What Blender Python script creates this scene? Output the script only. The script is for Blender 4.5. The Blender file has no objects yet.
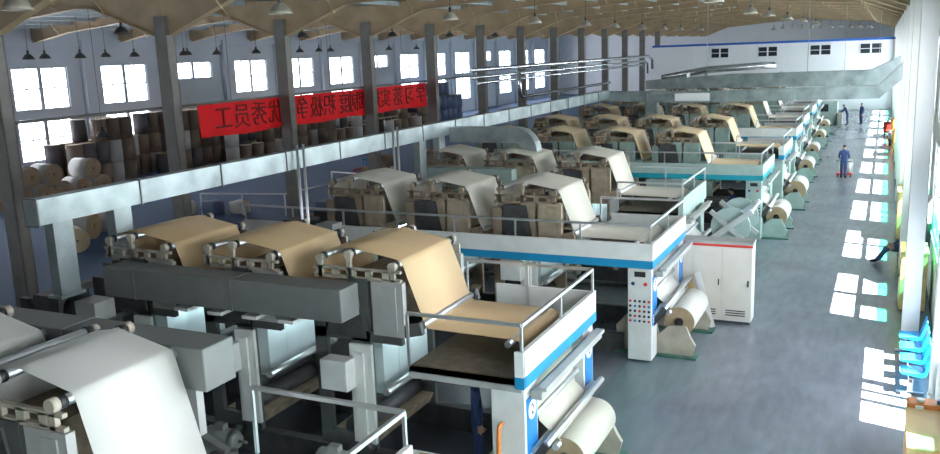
import bpy, bmesh, math, random
from mathutils import Vector, Matrix
random.seed(7)
SC = bpy.context.scene
COL = SC.collection
PI = math.pi

# ------------------------------------------------------------------ materials
MATS = {}
def mat(name, col, rough=0.5, metal=0.0, var=0.12, scale=3.0, bump=0.0, spec=None):
    if name in MATS: return MATS[name]
    m = bpy.data.materials.new(name); m.use_nodes = True
    nt = m.node_tree; n = nt.nodes; b = n['Principled BSDF']
    b.inputs['Roughness'].default_value = rough
    b.inputs['Metallic'].default_value = metal
    if spec is not None: b.inputs['Specular IOR Level'].default_value = spec
    if var > 0:
        tc = n.new('ShaderNodeTexCoord'); no = n.new('ShaderNodeTexNoise')
        no.inputs['Scale'].default_value = scale; no.inputs['Detail'].default_value = 5
        nt.links.new(tc.outputs['Object'], no.inputs['Vector'])
        r = n.new('ShaderNodeValToRGB')
        r.color_ramp.elements[0].position = .3; r.color_ramp.elements[1].position = .7
        r.color_ramp.elements[0].color = tuple(c*(1-var) for c in col)+(1,)
        r.color_ramp.elements[1].color = tuple(min(1, c*(1+var)) for c in col)+(1,)
        nt.links.new(no.outputs['Fac'], r.inputs['Fac'])
        nt.links.new(r.outputs['Color'], b.inputs['Base Color'])
        if bump:
            bp = n.new('ShaderNodeBump'); bp.inputs['Strength'].default_value = bump
            nt.links.new(no.outputs['Fac'], bp.inputs['Height']); nt.links.new(bp.outputs['Normal'], b.inputs['Normal'])
    else:
        b.inputs['Base Color'].default_value = tuple(col)+(1,)
    MATS[name] = m
    return m
def emit(name, col, s):
    if name in MATS: return MATS[name]
    m = bpy.data.materials.new(name); m.use_nodes = True
    b = m.node_tree.nodes['Principled BSDF']
    b.inputs['Base Color'].default_value = tuple(col)+(1,)
    b.inputs['Emission Color'].default_value = tuple(col)+(1,)
    b.inputs['Emission Strength'].default_value = s
    MATS[name] = m
    return m
def glass(name, col, gloss=.08):
    m = bpy.data.materials.new(name); m.use_nodes = True
    nt = m.node_tree; n = nt.nodes
    n.remove(n['Principled BSDF'])
    t = n.new('ShaderNodeBsdfTransparent'); t.inputs[0].default_value = tuple(col)+(1,)
    g = n.new('ShaderNodeBsdfGlossy'); g.inputs['Roughness'].default_value = .05
    mx = n.new('ShaderNodeMixShader'); mx.inputs[0].default_value = gloss
    nt.links.new(t.outputs[0], mx.inputs[1]); nt.links.new(g.outputs[0], mx.inputs[2])
    nt.links.new(mx.outputs[0], n['Material Output'].inputs[0])
    MATS[name] = m
    return m

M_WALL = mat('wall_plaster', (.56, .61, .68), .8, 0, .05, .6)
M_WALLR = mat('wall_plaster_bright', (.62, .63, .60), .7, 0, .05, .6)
M_PART = mat('partition_panel', (.88, .89, .92), .5, 0, .03, .5)
M_BLUE = mat('blue_trim', (.02, .12, .50), .4)
M_COL = mat('column_paint', (.20, .19, .172), .6, 0, .2, 1.5)
M_BEAM = mat('beam_paint', (.48, .355, .215), .6, 0, .15, 1.2)
M_PURL = mat('purlin_steel', (.40, .46, .48), .5, .2, .15)
M_DECK = mat('roof_sheet', (.24, .25, .25), .7, 0, .2, .8)
M_FRAME = mat('window_frame', (.45, .50, .56), .5)
M_GLASS = glass('clear_glass', (.95, .97, 1.0))
M_GREEN = glass('green_film_glass', (.22, .80, .60))
M_DGLASS = mat('dark_glass', (.03, .04, .05), .15, 0, 0)
M_GALV = mat('galvanised_sheet', (.36, .42, .42), .4, .6, .3, 1.6, .03)
M_CHROME = mat('polished_lagging', (.72, .75, .78), .22, .95, .08)
M_ALU = mat('aluminium_roller', (.66, .67, .68), .38, .9, .05)
M_DGREY = mat('dark_grey_enamel', (.085, .088, .085), .5, .1, .2, 4)
M_BLACK = mat('black_steel', (.025, .025, .028), .45, .2, .2)
M_DARK = mat('dark_machine', (.06, .06, .062), .5, .2, .3, 5)
M_GREY = mat('grey_enamel', (.17, .175, .17), .45, 0, .08)
M_LGREY = mat('light_grey_enamel', (.36, .36, .345), .45, 0, .1)
M_WHITE = mat('white_enamel', (.68, .68, .66), .4, 0, .07)
M_SEA = mat('sea_green_enamel', (.36, .47, .44), .45, 0, .1)
M_RUST = mat('stained_beige_steel', (.30, .235, .165), .55, .1, .3, 5)
M_BEIGE = mat('beige_enamel', (.40, .36, .29), .5, 0, .15, 4)
M_STRIPE = mat('blue_stripe', (.01, .24, .46), .4, 0, .05)
M_TEAL = mat('teal_stripe', (.01, .30, .38), .4, 0, .05)
M_SIGN = mat('sign_blue', (.01, .20, .55), .4, 0, 0)
M_SIGNW = mat('sign_white', (.82, .82, .82), .5, 0, 0)
M_RED = mat('red_paint', (.62, .03, .02), .5, 0, .08)
M_DECKP = mat('tread_plate', (.16, .13, .10), .55, .3, .3, 6)
M_KRAFT = mat('kraft_paper', (.62, .44, .24), .55, 0, .03, .7)
M_KRAFTL = mat('pale_kraft_paper', (.66, .52, .32), .55, 0, .03, .7)
M_CREAM = mat('cream_paper', (.60, .57, .48), .5, 0, .02, .7)
M_PAPER = mat('white_paper', (.60, .59, .55), .5, 0, .02, .7)
M_ROLLB = mat('brown_roll_wrap', (.20, .145, .105), .55, 0, .3, 1.0)
M_ROLLD = mat('dark_roll_wrap', (.11, .10, .105), .5, 0, .3, 1.0)
M_ROLLU = mat('blue_roll_wrap', (.12, .16, .27), .45, 0, .25, 1.0)
M_ROLLW = mat('pale_roll_wrap', (.52, .50, .47), .5, 0, .15, 1.0)
M_ROLLE = mat('roll_end', (.40, .29, .18), .7, 0, .15, 4)
M_SKIN = mat('skin', (.48, .29, .19), .55, 0, .05)
M_HAIR = mat('hair', (.012, .01, .009), .5, 0, .2)
M_CLOTH = mat('blue_workwear', (.035, .06, .17), .8, 0, .2, 8)
M_SHOE = mat('shoes', (.02, .02, .02), .6)
M_WOOD = mat('plain_wood', (.52, .36, .15), .5, 0, .2, 4)
M_YELL = mat('yellow_wood', (.56, .42, .15), .5, 0, .1, 4)
M_ORANGE = mat('orange_paint', (.70, .22, .05), .45, 0, .1)
M_TAN = mat('tan_board', (.80, .50, .24), .5, 0, .08)
M_CYAN = mat('blue_plastic', (.01, .33, .75), .35, 0, .05)
M_BANNER = mat('red_cloth', (.85, .05, .06), .7, 0, .08, 1.5)
def backlit(m, col, f):
    nt = m.node_tree; t = nt.nodes.new('ShaderNodeBsdfTranslucent'); t.inputs[0].default_value = tuple(col)+(1,)
    mx = nt.nodes.new('ShaderNodeMixShader'); mx.inputs[0].default_value = f
    nt.links.new(nt.nodes['Principled BSDF'].outputs[0], mx.inputs[1]); nt.links.new(t.outputs[0], mx.inputs[2])
    nt.links.new(mx.outputs[0], nt.nodes['Material Output'].inputs[0])
backlit(M_BANNER, (1.0, .06, .07), .6)         # thin cloth lets the window light through
M_INK = mat('dark_lettering', (.16, .005, .005), .7, 0, 0)
M_NAVY = mat('navy_lettering', (.02, .04, .12), .5, 0, 0)
M_SHADE = mat('lamp_shade', (.38, .34, .28), .5, .1, .1)
M_SHADED = mat('dark_backlit_shade', (.05, .05, .05), .5, .1, .1)
M_TUBE = emit('fluorescent_tube', (.72, .95, 1.0), 26)
M_PANEL = mat('dryer_panel_white', (.66, .75, .76), .4, 0, .04)
M_LGREEN = mat('green_base', (.05, .14, .11), .5, 0, .25)

def floor_mat():
    m = bpy.data.materials.new('concrete_floor'); m.use_nodes = True
    nt = m.node_tree; n = nt.nodes; L = nt.links; b = n['Principled BSDF']
    tc = n.new('ShaderNodeTexCoord')
    n1 = n.new('ShaderNodeTexNoise'); n1.inputs['Scale'].default_value = .45; n1.inputs['Detail'].default_value = 3
    n2 = n.new('ShaderNodeTexNoise'); n2.inputs['Scale'].default_value = 5; n2.inputs['Detail'].default_value = 6
    mp = n.new('ShaderNodeMapping'); mp.inputs['Scale'].default_value = (1, .25, 1)
    L.new(tc.outputs['Object'], n1.inputs['Vector']); L.new(tc.outputs['Object'], mp.inputs['Vector']); L.new(mp.outputs[0], n2.inputs['Vector'])
    r1 = n.new('ShaderNodeValToRGB'); r1.color_ramp.elements[0].position = .2; r1.color_ramp.elements[1].position = .85
    r1.color_ramp.elements[0].color = (.165, .186, .222, 1); r1.color_ramp.elements[1].color = (.265, .29, .335, 1)
    L.new(n1.outputs['Fac'], r1.inputs['Fac'])
    r2 = n.new('ShaderNodeValToRGB'); r2.color_ramp.elements[0].position = .35; r2.color_ramp.elements[1].position = .7
    r2.color_ramp.elements[0].color = (.85, .85, .85, 1); r2.color_ramp.elements[1].color = (1.05, 1.05, 1.05, 1)
    L.new(n2.outputs['Fac'], r2.inputs['Fac'])
    mu = n.new('ShaderNodeMix'); mu.data_type = 'RGBA'; mu.blend_type = 'MULTIPLY'; mu.inputs[0].default_value = 1
    L.new(r1.outputs[0], mu.inputs[6]); L.new(r2.outputs[0], mu.inputs[7])
    # worn green floor paint along the two edges of the aisle
    sx = n.new('ShaderNodeSeparateXYZ'); L.new(tc.outputs['Object'], sx.inputs[0])
    ab = n.new('ShaderNodeMath'); ab.operation = 'ADD'; ab.inputs[1].default_value = 1.45
    L.new(sx.outputs['X'], ab.inputs[0])
    aa = n.new('ShaderNodeMath'); aa.operation = 'ABSOLUTE'; L.new(ab.outputs[0], aa.inputs[0])
    ad = n.new('ShaderNodeMath'); ad.operation = 'MULTIPLY_ADD'; ad.inputs[1].default_value = 2.2; L.new(n1.outputs['Fac'], ad.inputs[0]); L.new(aa.outputs[0], ad.inputs[2])
    rr = n.new('ShaderNodeMapRange'); rr.inputs['From Min'].default_value = 2.7; rr.inputs['From Max'].default_value = 3.9
    rr.inputs['To Max'].default_value = .5
    L.new(ad.outputs[0], rr.inputs['Value'])
    gm = n.new('ShaderNodeMath'); gm.operation = 'LESS_THAN'; gm.inputs[1].default_value = 3.6; L.new(aa.outputs[0], gm.inputs[0])
    g2 = n.new('ShaderNodeMath'); g2.operation = 'MULTIPLY'; L.new(gm.outputs[0], g2.inputs[0]); L.new(rr.outputs[0], g2.inputs[1])
    mg = n.new('ShaderNodeMix'); mg.data_type = 'RGBA'; L.new(g2.outputs[0], mg.inputs[0]); L.new(mu.outputs[2], mg.inputs[6])
    mg.inputs[7].default_value = (.075, .17, .16, 1)
    st = n.new('ShaderNodeMapRange'); st.inputs['From Min'].default_value = -21.2; st.inputs['From Max'].default_value = -21.6
    L.new(sx.outputs['X'], st.inputs['Value'])
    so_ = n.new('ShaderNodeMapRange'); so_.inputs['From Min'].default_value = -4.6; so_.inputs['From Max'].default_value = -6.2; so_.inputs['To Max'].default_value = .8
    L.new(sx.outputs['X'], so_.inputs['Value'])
    mo = n.new('ShaderNodeMix'); mo.data_type = 'RGBA'; L.new(so_.outputs[0], mo.inputs[0]); L.new(mg.outputs[2], mo.inputs[6]); mo.inputs[7].default_value = (.04, .042, .045, 1)   # floor colour turns darker among the machines
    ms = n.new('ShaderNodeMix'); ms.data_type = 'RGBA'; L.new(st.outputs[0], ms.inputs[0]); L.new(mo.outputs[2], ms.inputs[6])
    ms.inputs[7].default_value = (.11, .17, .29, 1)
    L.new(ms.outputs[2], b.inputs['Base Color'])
    sp = n.new('ShaderNodeMapRange'); sp.inputs['To Min'].default_value = .5; sp.inputs['To Max'].default_value = .12
    L.new(st.outputs[0], sp.inputs['Value']); L.new(sp.outputs[0], b.inputs['Specular IOR Level'])
    rg = n.new('ShaderNodeMapRange'); rg.inputs['To Min'].default_value = .25; rg.inputs['To Max'].default_value = .27
    L.new(n2.outputs['Fac'], rg.inputs['Value']); ra = n.new('ShaderNodeMath'); ra.operation = 'MULTIPLY_ADD'; ra.inputs[1].default_value = .45
    L.new(st.outputs[0], ra.inputs[0]); L.new(rg.outputs[0], ra.inputs[2]); L.new(ra.outputs[0], b.inputs['Roughness'])
    return m
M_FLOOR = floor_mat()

# ------------------------------------------------------------------ mesh builder
class MB:
    def __init__(s): s.bm = bmesh.new(); s.mi = 0
    def _f(s, vs):
        try:
            f = s.bm.faces.new(vs); f.material_index = s.mi; return f
        except ValueError: return None
    def hexa(s, P):
        v = [s.bm.verts.new(p) for p in P]
        for q in ((0,3,2,1),(4,5,6,7),(0,1,5,4),(1,2,6,5),(2,3,7,6),(3,0,4,7)): s._f([v[i] for i in q])
        return s
    def box(s, x0, x1, y0, y1, z0, z1):
        return s.hexa([(x0,y0,z0),(x1,y0,z0),(x1,y1,z0),(x0,y1,z0),(x0,y0,z1),(x1,y0,z1),(x1,y1,z1),(x0,y1,z1)])
    def bar(s, p0, p1, w, h, up=(0,0,1)):
        p0, p1 = Vector(p0), Vector(p1); d = (p1-p0).normalized(); u = Vector(up)
        if abs(d.dot(u)) > .98: u = Vector((1,0,0))
        r = d.cross(u).normalized(); u = r.cross(d).normalized()
        a, b = r*w/2, u*h/2
        return s.hexa([p0-a-b, p0+a-b, p1+a-b, p1-a-b, p0-a+b, p0+a+b, p1+a+b, p1-a+b])
    def cyl(s, p0, p1, r, n=14, r2=None, caps=True):
        p0, p1 = Vector(p0), Vector(p1); d = (p1-p0).normalized()
        u = Vector((0,0,1)) if abs(d.z) < .9 else Vector((1,0,0))
        a = d.cross(u).normalized(); b = d.cross(a).normalized()
        r2 = r if r2 is None else r2
        A = [s.bm.verts.new(p0+(a*math.cos(2*PI*i/n)+b*math.sin(2*PI*i/n))*r) for i in range(n)]
        B = [s.bm.verts.new(p1+(a*math.cos(2*PI*i/n)+b*math.sin(2*PI*i/n))*r2) for i in range(n)]
        for i in range(n):
            f = s._f([A[i], A[(i+1)%n], B[(i+1)%n], B[i]])
            if f: f.smooth = True
        if caps: s._f(A[::-1]); s._f(B)
        return s
    def tube(s, pts, r, n=8):
        pts = [Vector(p) for p in pts]; rings = []
        up = None
        for i, p in enumerate(pts):
            d = ((pts[min(i+1, len(pts)-1)]-pts[max(i-1, 0)])).normalized()
            if up is None: up = Vector((0,0,1)) if abs(d.z) < .9 else Vector((1,0,0))
            a = d.cross(up).normalized(); b = d.cross(a).normalized(); up = -b
            rings.append([s.bm.verts.new(p+(a*math.cos(2*PI*k/n)+b*math.sin(2*PI*k/n))*r) for k in range(n)])
        for i in range(len(rings)-1):
            for k in range(n):
                f = s._f([rings[i][k], rings[i][(k+1)%n], rings[i+1][(k+1)%n], rings[i+1][k]])
                if f: f.smooth = True
        s._f(rings[0][::-1]); s._f(rings[-1])
        return s
    def lathe(s, c, prof, n=20):                  # prof: (r, z) pairs about a vertical axis
        rows = []
        for r, z in prof:
            rows.append([s.bm.verts.new((c[0]+max(r, 1e-4)*math.cos(2*PI*k/n), c[1]+max(r, 1e-4)*math.sin(2*PI*k/n), c[2]+z)) for k in range(n)])
        for i in range(len(rows)-1):
            for k in range(n):
                f = s._f([rows[i][k], rows[i][(k+1)%n], rows[i+1][(k+1)%n], rows[i+1][k]])
                if f: f.smooth = True
        return s
    def prism_y(s, poly, y0, y1):                 # poly of (x, z)
        A = [s.bm.verts.new((x, y0, z)) for x, z in poly]; B = [s.bm.verts.new((x, y1, z)) for x, z in poly]
        n = len(poly)
        for i in range(n): s._f([A[i], A[(i+1)%n], B[(i+1)%n], B[i]])
        s._f(A[::-1]); s._f(B)
        return s
    def prism_x(s, poly, x0, x1):                 # poly of (y, z)
        A = [s.bm.verts.new((x0, y, z)) for y, z in poly]; B = [s.bm.verts.new((x1, y, z)) for y, z in poly]
        n = len(poly)
        for i in range(n): s._f([A[i], A[(i+1)%n], B[(i+1)%n], B[i]])
        s._f(A[::-1]); s._f(B)
        return s
    def prism_z(s, poly, z0, z1):
        A = [s.bm.verts.new((x, y, z0)) for x, y in poly]; B = [s.bm.verts.new((x, y, z1)) for x, y in poly]
        n = len(poly)
        for i in range(n): s._f([A[i], A[(i+1)%n], B[(i+1)%n], B[i]])
        s._f(A[::-1]); s._f(B)
        return s
    def sheet(s, pts, y0, y1, t=.006):            # thin bent sheet: profile (x, z) swept over y
        P = [Vector((x, 0, z)) for x, z in pts]; off = []
        for i, p in enumerate(P):
            d = (P[min(i+1, len(P)-1)]-P[max(i-1, 0)]).normalized()
            off.append(Vector((-d.z, 0, d.x))*t/2)
        top = [(p+o) for p, o in zip(P, off)]; bot = [(p-o) for p, o in zip(P, off)]
        R = [[s.bm.verts.new((q.x, y, q.z)) for q in row] for row in (top, bot) for y in (y0, y1)]
        for i in range(len(P)-1):
            for f in (s._f([R[0][i], R[1][i], R[1][i+1], R[0][i+1]]), s._f([R[2][i], R[2][i+1], R[3][i+1], R[3][i]])):
                if f: f.smooth = True
            s._f([R[0][i], R[0][i+1], R[2][i+1], R[2][i]]); s._f([R[1][i], R[3][i], R[3][i+1], R[1][i+1]])
        s._f([R[0][0], R[2][0], R[3][0], R[1][0]]); s._f([R[0][-1], R[1][-1], R[3][-1], R[2][-1]])
        return s
    def build(s, name, m, parent=None, label=None, bevel=0, origin=True):
        if bevel:
            bmesh.ops.bevel(s.bm, geom=list(s.bm.edges), offset=bevel, segments=1, affect='EDGES', clamp_overlap=True)
        bmesh.ops.recalc_face_normals(s.bm, faces=s.bm.faces)
        me = bpy.data.meshes.new(name)
        o = bpy.data.objects.new(name, me); COL.objects.link(o)
        if parent is None and origin:
            vs = [v.co for v in s.bm.verts]
            c = Vector(((min(v.x for v in vs)+max(v.x for v in vs))/2, (min(v.y for v in vs)+max(v.y for v in vs))/2, min(v.z for v in vs)))
            bmesh.ops.translate(s.bm, verts=s.bm.verts, vec=-c); o.location = c
        s.bm.to_mesh(me); s.bm.free()
        for q in (m if isinstance(m, (list, tuple)) else [m]): me.materials.append(q)
        if parent is not None:
            o.parent = parent
            if parent.type == 'EMPTY': o.location = -parent.location
            elif parent.parent is None: o.location = -parent.location
        if label: o['label'] = label
        return o
def tag(o, label, cat, group=None, kind=None):
    o['label'] = label; o['category'] = cat
    if group: o['group'] = group
    if kind: o['kind'] = kind
    return o
def thing(name, loc, label, cat, group=None):
    o = bpy.data.objects.new(name, None); COL.objects.link(o); o.location = loc; o.empty_display_size = .2
    return tag(o, label, cat, group)
def struct(mb, name, m, label=None, origin=True):
    o = mb.build(name, m, origin=origin); o['kind'] = 'structure'
    if label: o['label'] = label
    return o
def dup(root, loc, label=None, rotz=None, group=None):
    r = root.copy(); COL.objects.link(r); r.location = loc
    if rotz is not None: r.rotation_euler = (0, 0, rotz)
    if label: r['label'] = label
    if group: r['group'] = group
    for ch in list(root.children):
        c = ch.copy(); COL.objects.link(c); c.parent = r
        for g in ch.children:
            d = g.copy(); COL.objects.link(d); d.parent = c
    return r
def text_obj(txt, size, m, parent, mtx, name='lettering', ext=.003, mirror=False):
    cu = bpy.data.curves.new(name, 'FONT'); cu.body = txt; cu.size = size; cu.extrude = ext
    cu.align_x = 'CENTER'; cu.align_y = 'CENTER'
    t = bpy.data.objects.new(name+'_tmp', cu); COL.objects.link(t)
    bpy.context.view_layer.update()
    me = bpy.data.meshes.new_from_object(t.evaluated_get(bpy.context.evaluated_depsgraph_get()))
    bpy.data.objects.remove(t)
    if mirror: me.transform(Matrix.Diagonal((-1, 1, 1, 1))); me.flip_normals()
    me.transform(mtx)
    me.materials.clear(); me.materials.append(m)
    o = bpy.data.objects.new(name, me); COL.objects.link(o)
    if parent is not None:
        o.parent = parent
        if parent.type == 'EMPTY' or parent.parent is None: o.location = -parent.location
    return o
def face_x(p):      # local text plane -> facing +X, at p
    return Matrix.Translation(p) @ Matrix(((0,0,1,0),(1,0,0,0),(0,1,0,0),(0,0,0,1)))
def face_my(p):     # facing -Y
    return Matrix.Translation(p) @ Matrix(((1,0,0,0),(0,0,-1,0),(0,1,0,0),(0,0,0,1)))
ORD = ['first','second','third','fourth','fifth','sixth','seventh','eighth','ninth','tenth','eleventh','twelfth','thirteenth','fourteenth',
       'fifteenth','sixteenth','seventeenth','eighteenth','nineteenth','twentieth']
def ordw(i):
    if i < 20: return ORD[i]
    t = ['twenty','thirty','forty','fifty','sixty','seventy','eighty','ninety'][(i+1)//10-2]
    return t+'-'+ORD[(i+1)%10-1] if (i+1) % 10 else {'twenty':'twentieth','thirty':'thirtieth','forty':'fortieth','fifty':'fiftieth','sixty':'sixtieth'}[t]

# ------------------------------------------------------------------ camera
F_PX = 865.96
yaw, pitch, roll = .448776, .198996, -.037063
cy_, sy_ = math.cos(yaw), math.sin(yaw)
fwd = Vector((-sy_*math.cos(pitch), cy_*math.cos(pitch), -math.sin(pitch)))
rt = Vector((cy_, sy_, 0)); up = rt.cross(fwd)
r_ = rt*math.cos(roll)+up*math.sin(roll); u_ = -rt*math.sin(roll)+up*math.cos(roll)
cam = bpy.data.cameras.new('camera'); co = bpy.data.objects.new('camera', cam); COL.objects.link(co)
co.matrix_world = Matrix(((r_.x, u_.x, -fwd.x, 0), (r_.y, u_.y, -fwd.y, 0), (r_.z, u_.z, -fwd.z, 7.0), (0, 0, 0, 1)))
cam.sensor_width = 36; cam.lens = F_PX*36/940; cam.clip_end = 400; cam.clip_start = .05
SC.camera = co

# ------------------------------------------------------------------ the hall
XL, XR, XC = -46.0, 1.35, -22.7          # left wall, right wall, middle column row
Y0, Y1 = -4.0, 130.0
BAY = 6.6
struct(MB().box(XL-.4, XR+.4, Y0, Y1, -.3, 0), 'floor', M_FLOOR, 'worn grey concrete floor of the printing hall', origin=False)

LW = [36.75+6.5*k for k in range(-5, 14)]        # window centres, left wall
def wall_with_holes(name, xa, xb, holes, ztop, m, label):
    b = MB(); ys = sorted(set([Y0, Y1]+[h[0] for h in holes]+[h[1] for h in holes]))
    for i in range(len(ys)-1):
        a, c = ys[i], ys[i+1]; z = 0
        for h in sorted([h for h in holes if h[0] <= a+1e-6 and h[1] >= c-1e-6], key=lambda h: h[2]):
            if h[2] > z: b.box(xa, xb, a, c, z, h[2])
            z = h[3]
        b.box(xa, xb, a, c, z, ztop)
    return struct(b, name, m, label)
WN = [0]
def window(x, yc, w, z0, z1, nz, portal_dir, green=None, dark=False):
    WN[0] += 1
    b = MB(); y0, y1 = yc-w/2, yc+w/2
    for a, c in ((y0, y0+.09), (y1-.09, y1), (yc-.13, yc+.13)): b.box(x-.06, x+.06, a, c, z0, z1)
    for z in [z0+(z1-z0)*i/nz for i in range(nz+1)]:
        b.box(x-.055, x+.055, y0, y1, max(z0, z-.045), min(z1, z+.045))
    for s in (-1, 1): b.box(x-.035, x+.035, yc+s*w/4-.025, yc+s*w/4+.025, z0, z1)
    o = struct(b, 'window_%d' % WN[0], M_FRAME)
    zg = green if green else z0
    g = MB().box(x-.006, x+.006, y0+.02, y1-.02, zg, z1-.01).build('pane', M_GLASS, o)
    if green: MB().box(x-.006, x+.006, y0+.02, y1-.02, z0+.01, zg).build('pane', M_GREEN, o, label='green tinted lower pane')
    if portal_dir:
        l = bpy.data.lights.new('window_daylight', 'AREA'); l.shape = 'RECTANGLE'; l.size = z1-z0; l.size_y = w
        l.cycles.is_portal = True
        lo = bpy.data.objects.new('window_daylight', l); COL.objects.link(lo)
        lo.location = (x-.12*portal_dir, yc, (z0+z1)/2); lo.rotation_euler = (0, -PI/2*portal_dir, 0)
    return o
holes = []
for k, yc in enumerate(LW):
    kk = k-5
    z0 = 5.85 if kk % 4 == 2 else 4.55
    holes.append((yc-1.95, yc+1.95, z0, 7.02)); 
    if kk % 4 != 2: holes.append((yc-1.95, yc+1.95, 1.5, 4.05))
wall_with_holes('wall_left', XL-.3, XL, holes, 9.6, M_WALL, 'pale wall with two rows of windows behind the roll store')
for h in holes: window(XL-.12, (h[0]+h[1])/2, h[1]-h[0], h[2], h[3], 1 if h[3]-h[2] < 2 else 2, 1)
for k in range(len(LW)):
    struct(MB().box(XL, XL+.35, LW[k]+3.0, LW[k]+3.5, 0, 8.6), 'wall_left_pilaster', M_WALL)
struct(MB().box(XL, XL+.2, Y0, Y1, 8.25, 8.6), 'trim_1', M_WALL)

RW = [18.4+6.6*k for k in range(-3, 15)]
rh = []
for yc in RW:
    if abs(yc-18.4) < .1: rh.append((yc-2.25, yc+2.25, .9, 2.72))
    else: rh.append((yc-2.25, yc+2.25, 1.6, 4.1))
ru_added = [(yc-2.25, yc+2.25, 4.7, 7.0) for yc in RW]  # upper windows added to light the tops of the machines
struct(MB().box(XR+.3, XR+3.4, Y0, Y1, 8.9, 9.05), 'added_canopy', M_DECK, 'unseen canopy added outside the right wall to block sun')  # unseen, added to keep direct sun off the added upper windows
wall_with_holes('wall_right', XR, XR+.3, rh+ru_added, 9.6, M_WALLR, 'bright wall along the aisle with low windows')
for h in ru_added: window(XR+.12, (h[0]+h[1])/2, h[1]-h[0], h[2], h[3], 2, -1)
for h in rh: window(XR+.12, (h[0]+h[1])/2, h[1]-h[0], h[2], h[3], 1 if h[2] < 1 else 2, -1, None if h[2] < 1 else 2.15)
for k in range(0, 15):
    y = 21.7+6.6*k
    struct(MB().box(.62, .98, y-.18, y+.18, 0, 9.4), 'side_column', M_WALLR, 'pale column, %s from the near end of the row along the right wall' % ordw(k))
struct(MB().box(XL-.3, XR+.3, Y0-.3, Y0, 0, 10.6), 'wall_front', mat('wall_dark', (.2, .2, .2), .8))
struct(MB().box(XL-.3, XR+.3, Y1, Y1+.3, 0, 10.6), 'wall_back', M_PART)
# far partition of the machine hall
YP = 95.0
pb = MB().box(XC-.3, XR, YP, YP+.2, 0, 6.75)
for x in (-18.6, -13.55, -8.65, -3.7): pb.box(x-.05, x+.05, YP-.03, YP, 0, 6.75)
struct(pb, 'wall_partition', M_PART, 'white panel partition across the far end of the hall')
struct(MB().box(XC-.35, XR, YP-.08, YP+.28, 6.75, 6.97), 'trim_2', M_BLUE, 'blue capping along the top of the far partition')
for xa, xb in ((-16.83, -14.97), (-12.1, -10.15), (-7.1, -5.1), (-2.5, -.5)):
    WN[0] += 1
    f = MB(); xm = (xa+xb)/2
    for a, c, e, g in ((xa, xb, 5.42, 5.5), (xa, xb, 6.42, 6.5), (xa, xb, 5.93, 5.98)): f.box(a, c, YP-.1, YP, e, g)
    for x in (xa, xm-.08, xb-.07): f.box(x, x+(.16 if x == xm-.08 else .07), YP-.1, YP, 5.42, 6.5)
    o = struct(f, 'window_%d' % WN[0], M_PART)
    MB().box(xa+.03, xb-.03, YP-.04, YP-.005, 5.45, 6.47).build('pane', M_DGLASS, o)

# roof: two low gables on haunched beams
def roof_z(x):
    a, b = (XL, XC) if x < XC else (XC, XR)
    m = (a+b)/2; h = (b-a)/2
    return 9.35+.75*(1-abs(x-m)/h)
rb = MB()
for a, b in ((XL-.3, XC), (XC, XR+.3)):
    m = (a+b)/2
    rb.prism_y([(a, 9.35), (m, 10.1), (b, 9.35), (b, 9.5), (m, 10.25), (a, 9.5)], Y0-.3, Y1+.3)
struct(rb, 'ceiling', M_DECK, 'dark sheet metal roof on beige beams')
COLY = [23.3+BAY*k for k in range(-4, 16)]
for i, y in enumerate(COLY):
    if i > 0 and y < YP+2:
        c = MB()
        c.box(XC-.26, XC+.26, y-.2, y-.165, 0, 8.6); c.box(XC-.26, XC+.26, y+.165, y+.2, 0, 8.6)
        c.box(XC-.02, XC+.02, y-.17, y+.17, 0, 8.6); c.box(XC-.36, XC+.36, y-.3, y+.3, 0, .05)
        # web faces the aisle like an H section
        c.box(XC-.26, XC-.20, y-.19, y+.19, .05, 8.6); c.box(XC+.20, XC+.26, y-.19, y+.19, .05, 8.6)
        o = struct(c, 'steel_column', M_COL, '%s grey steel column from the near end of the middle row' % ordw(i-1)); 
    for s, (a, b) in enumerate(((XL, XC), (XC, XR))):
        m = (a+b)/2; low = [(a, 8.0), (a+.35, 7.98), (a+1.6, 8.45), (a+3.2, 9.05), (m, 9.68), (b-3.2, 9.05), (b-1.6, 8.45), (b-.35, 7.98), (b, 8.0)]
        if s == 0: low = [(a, 8.5), (a+.4, 8.55), (a+3.2, 9.0)]+low[4:]
        top = [(b, 9.34), (m, 10.09), (a, 9.34)]
        bm_ = MB().prism_y(low+top, y-.05, y+.05)
        for j in range(len(low)-1):
            p, q = low[j], low[j+1]
            bm_.bar((p[0], y, p[1]-.02), (q[0], y, q[1]-.02), .34, .04, (0, 0, 1))
        for t in [a+k*(b-a)/9 for k in range(1, 9)]:         # flange braces
            zt = roof_z(t)
            zl = 9.05+.63*(1-abs(t-m)/((b-a)/2-3.2)) if abs(t-m) < (b-a)/2-3.2 else 8.7
            bm_.bar((t, y-.04, zl), (t, y-.75, zt-.05), .05, .05)
        o = struct(bm_, 'roof_beam', M_BEAM, 'beige haunched roof beam, %s from the near end over the %s bay' % (ordw(i), ('roll store', 'machine')[s]))
for a, b in ((XL, XC), (XC, XR)):
    for k in range(1, 13):
        x = a+(b-a)*k/13; z = roof_z(x)-.02
        struct(MB().box(x-.06, x+.06, Y0, Y1, z-.2, z), 'roof_purlin', M_PURL)

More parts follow.
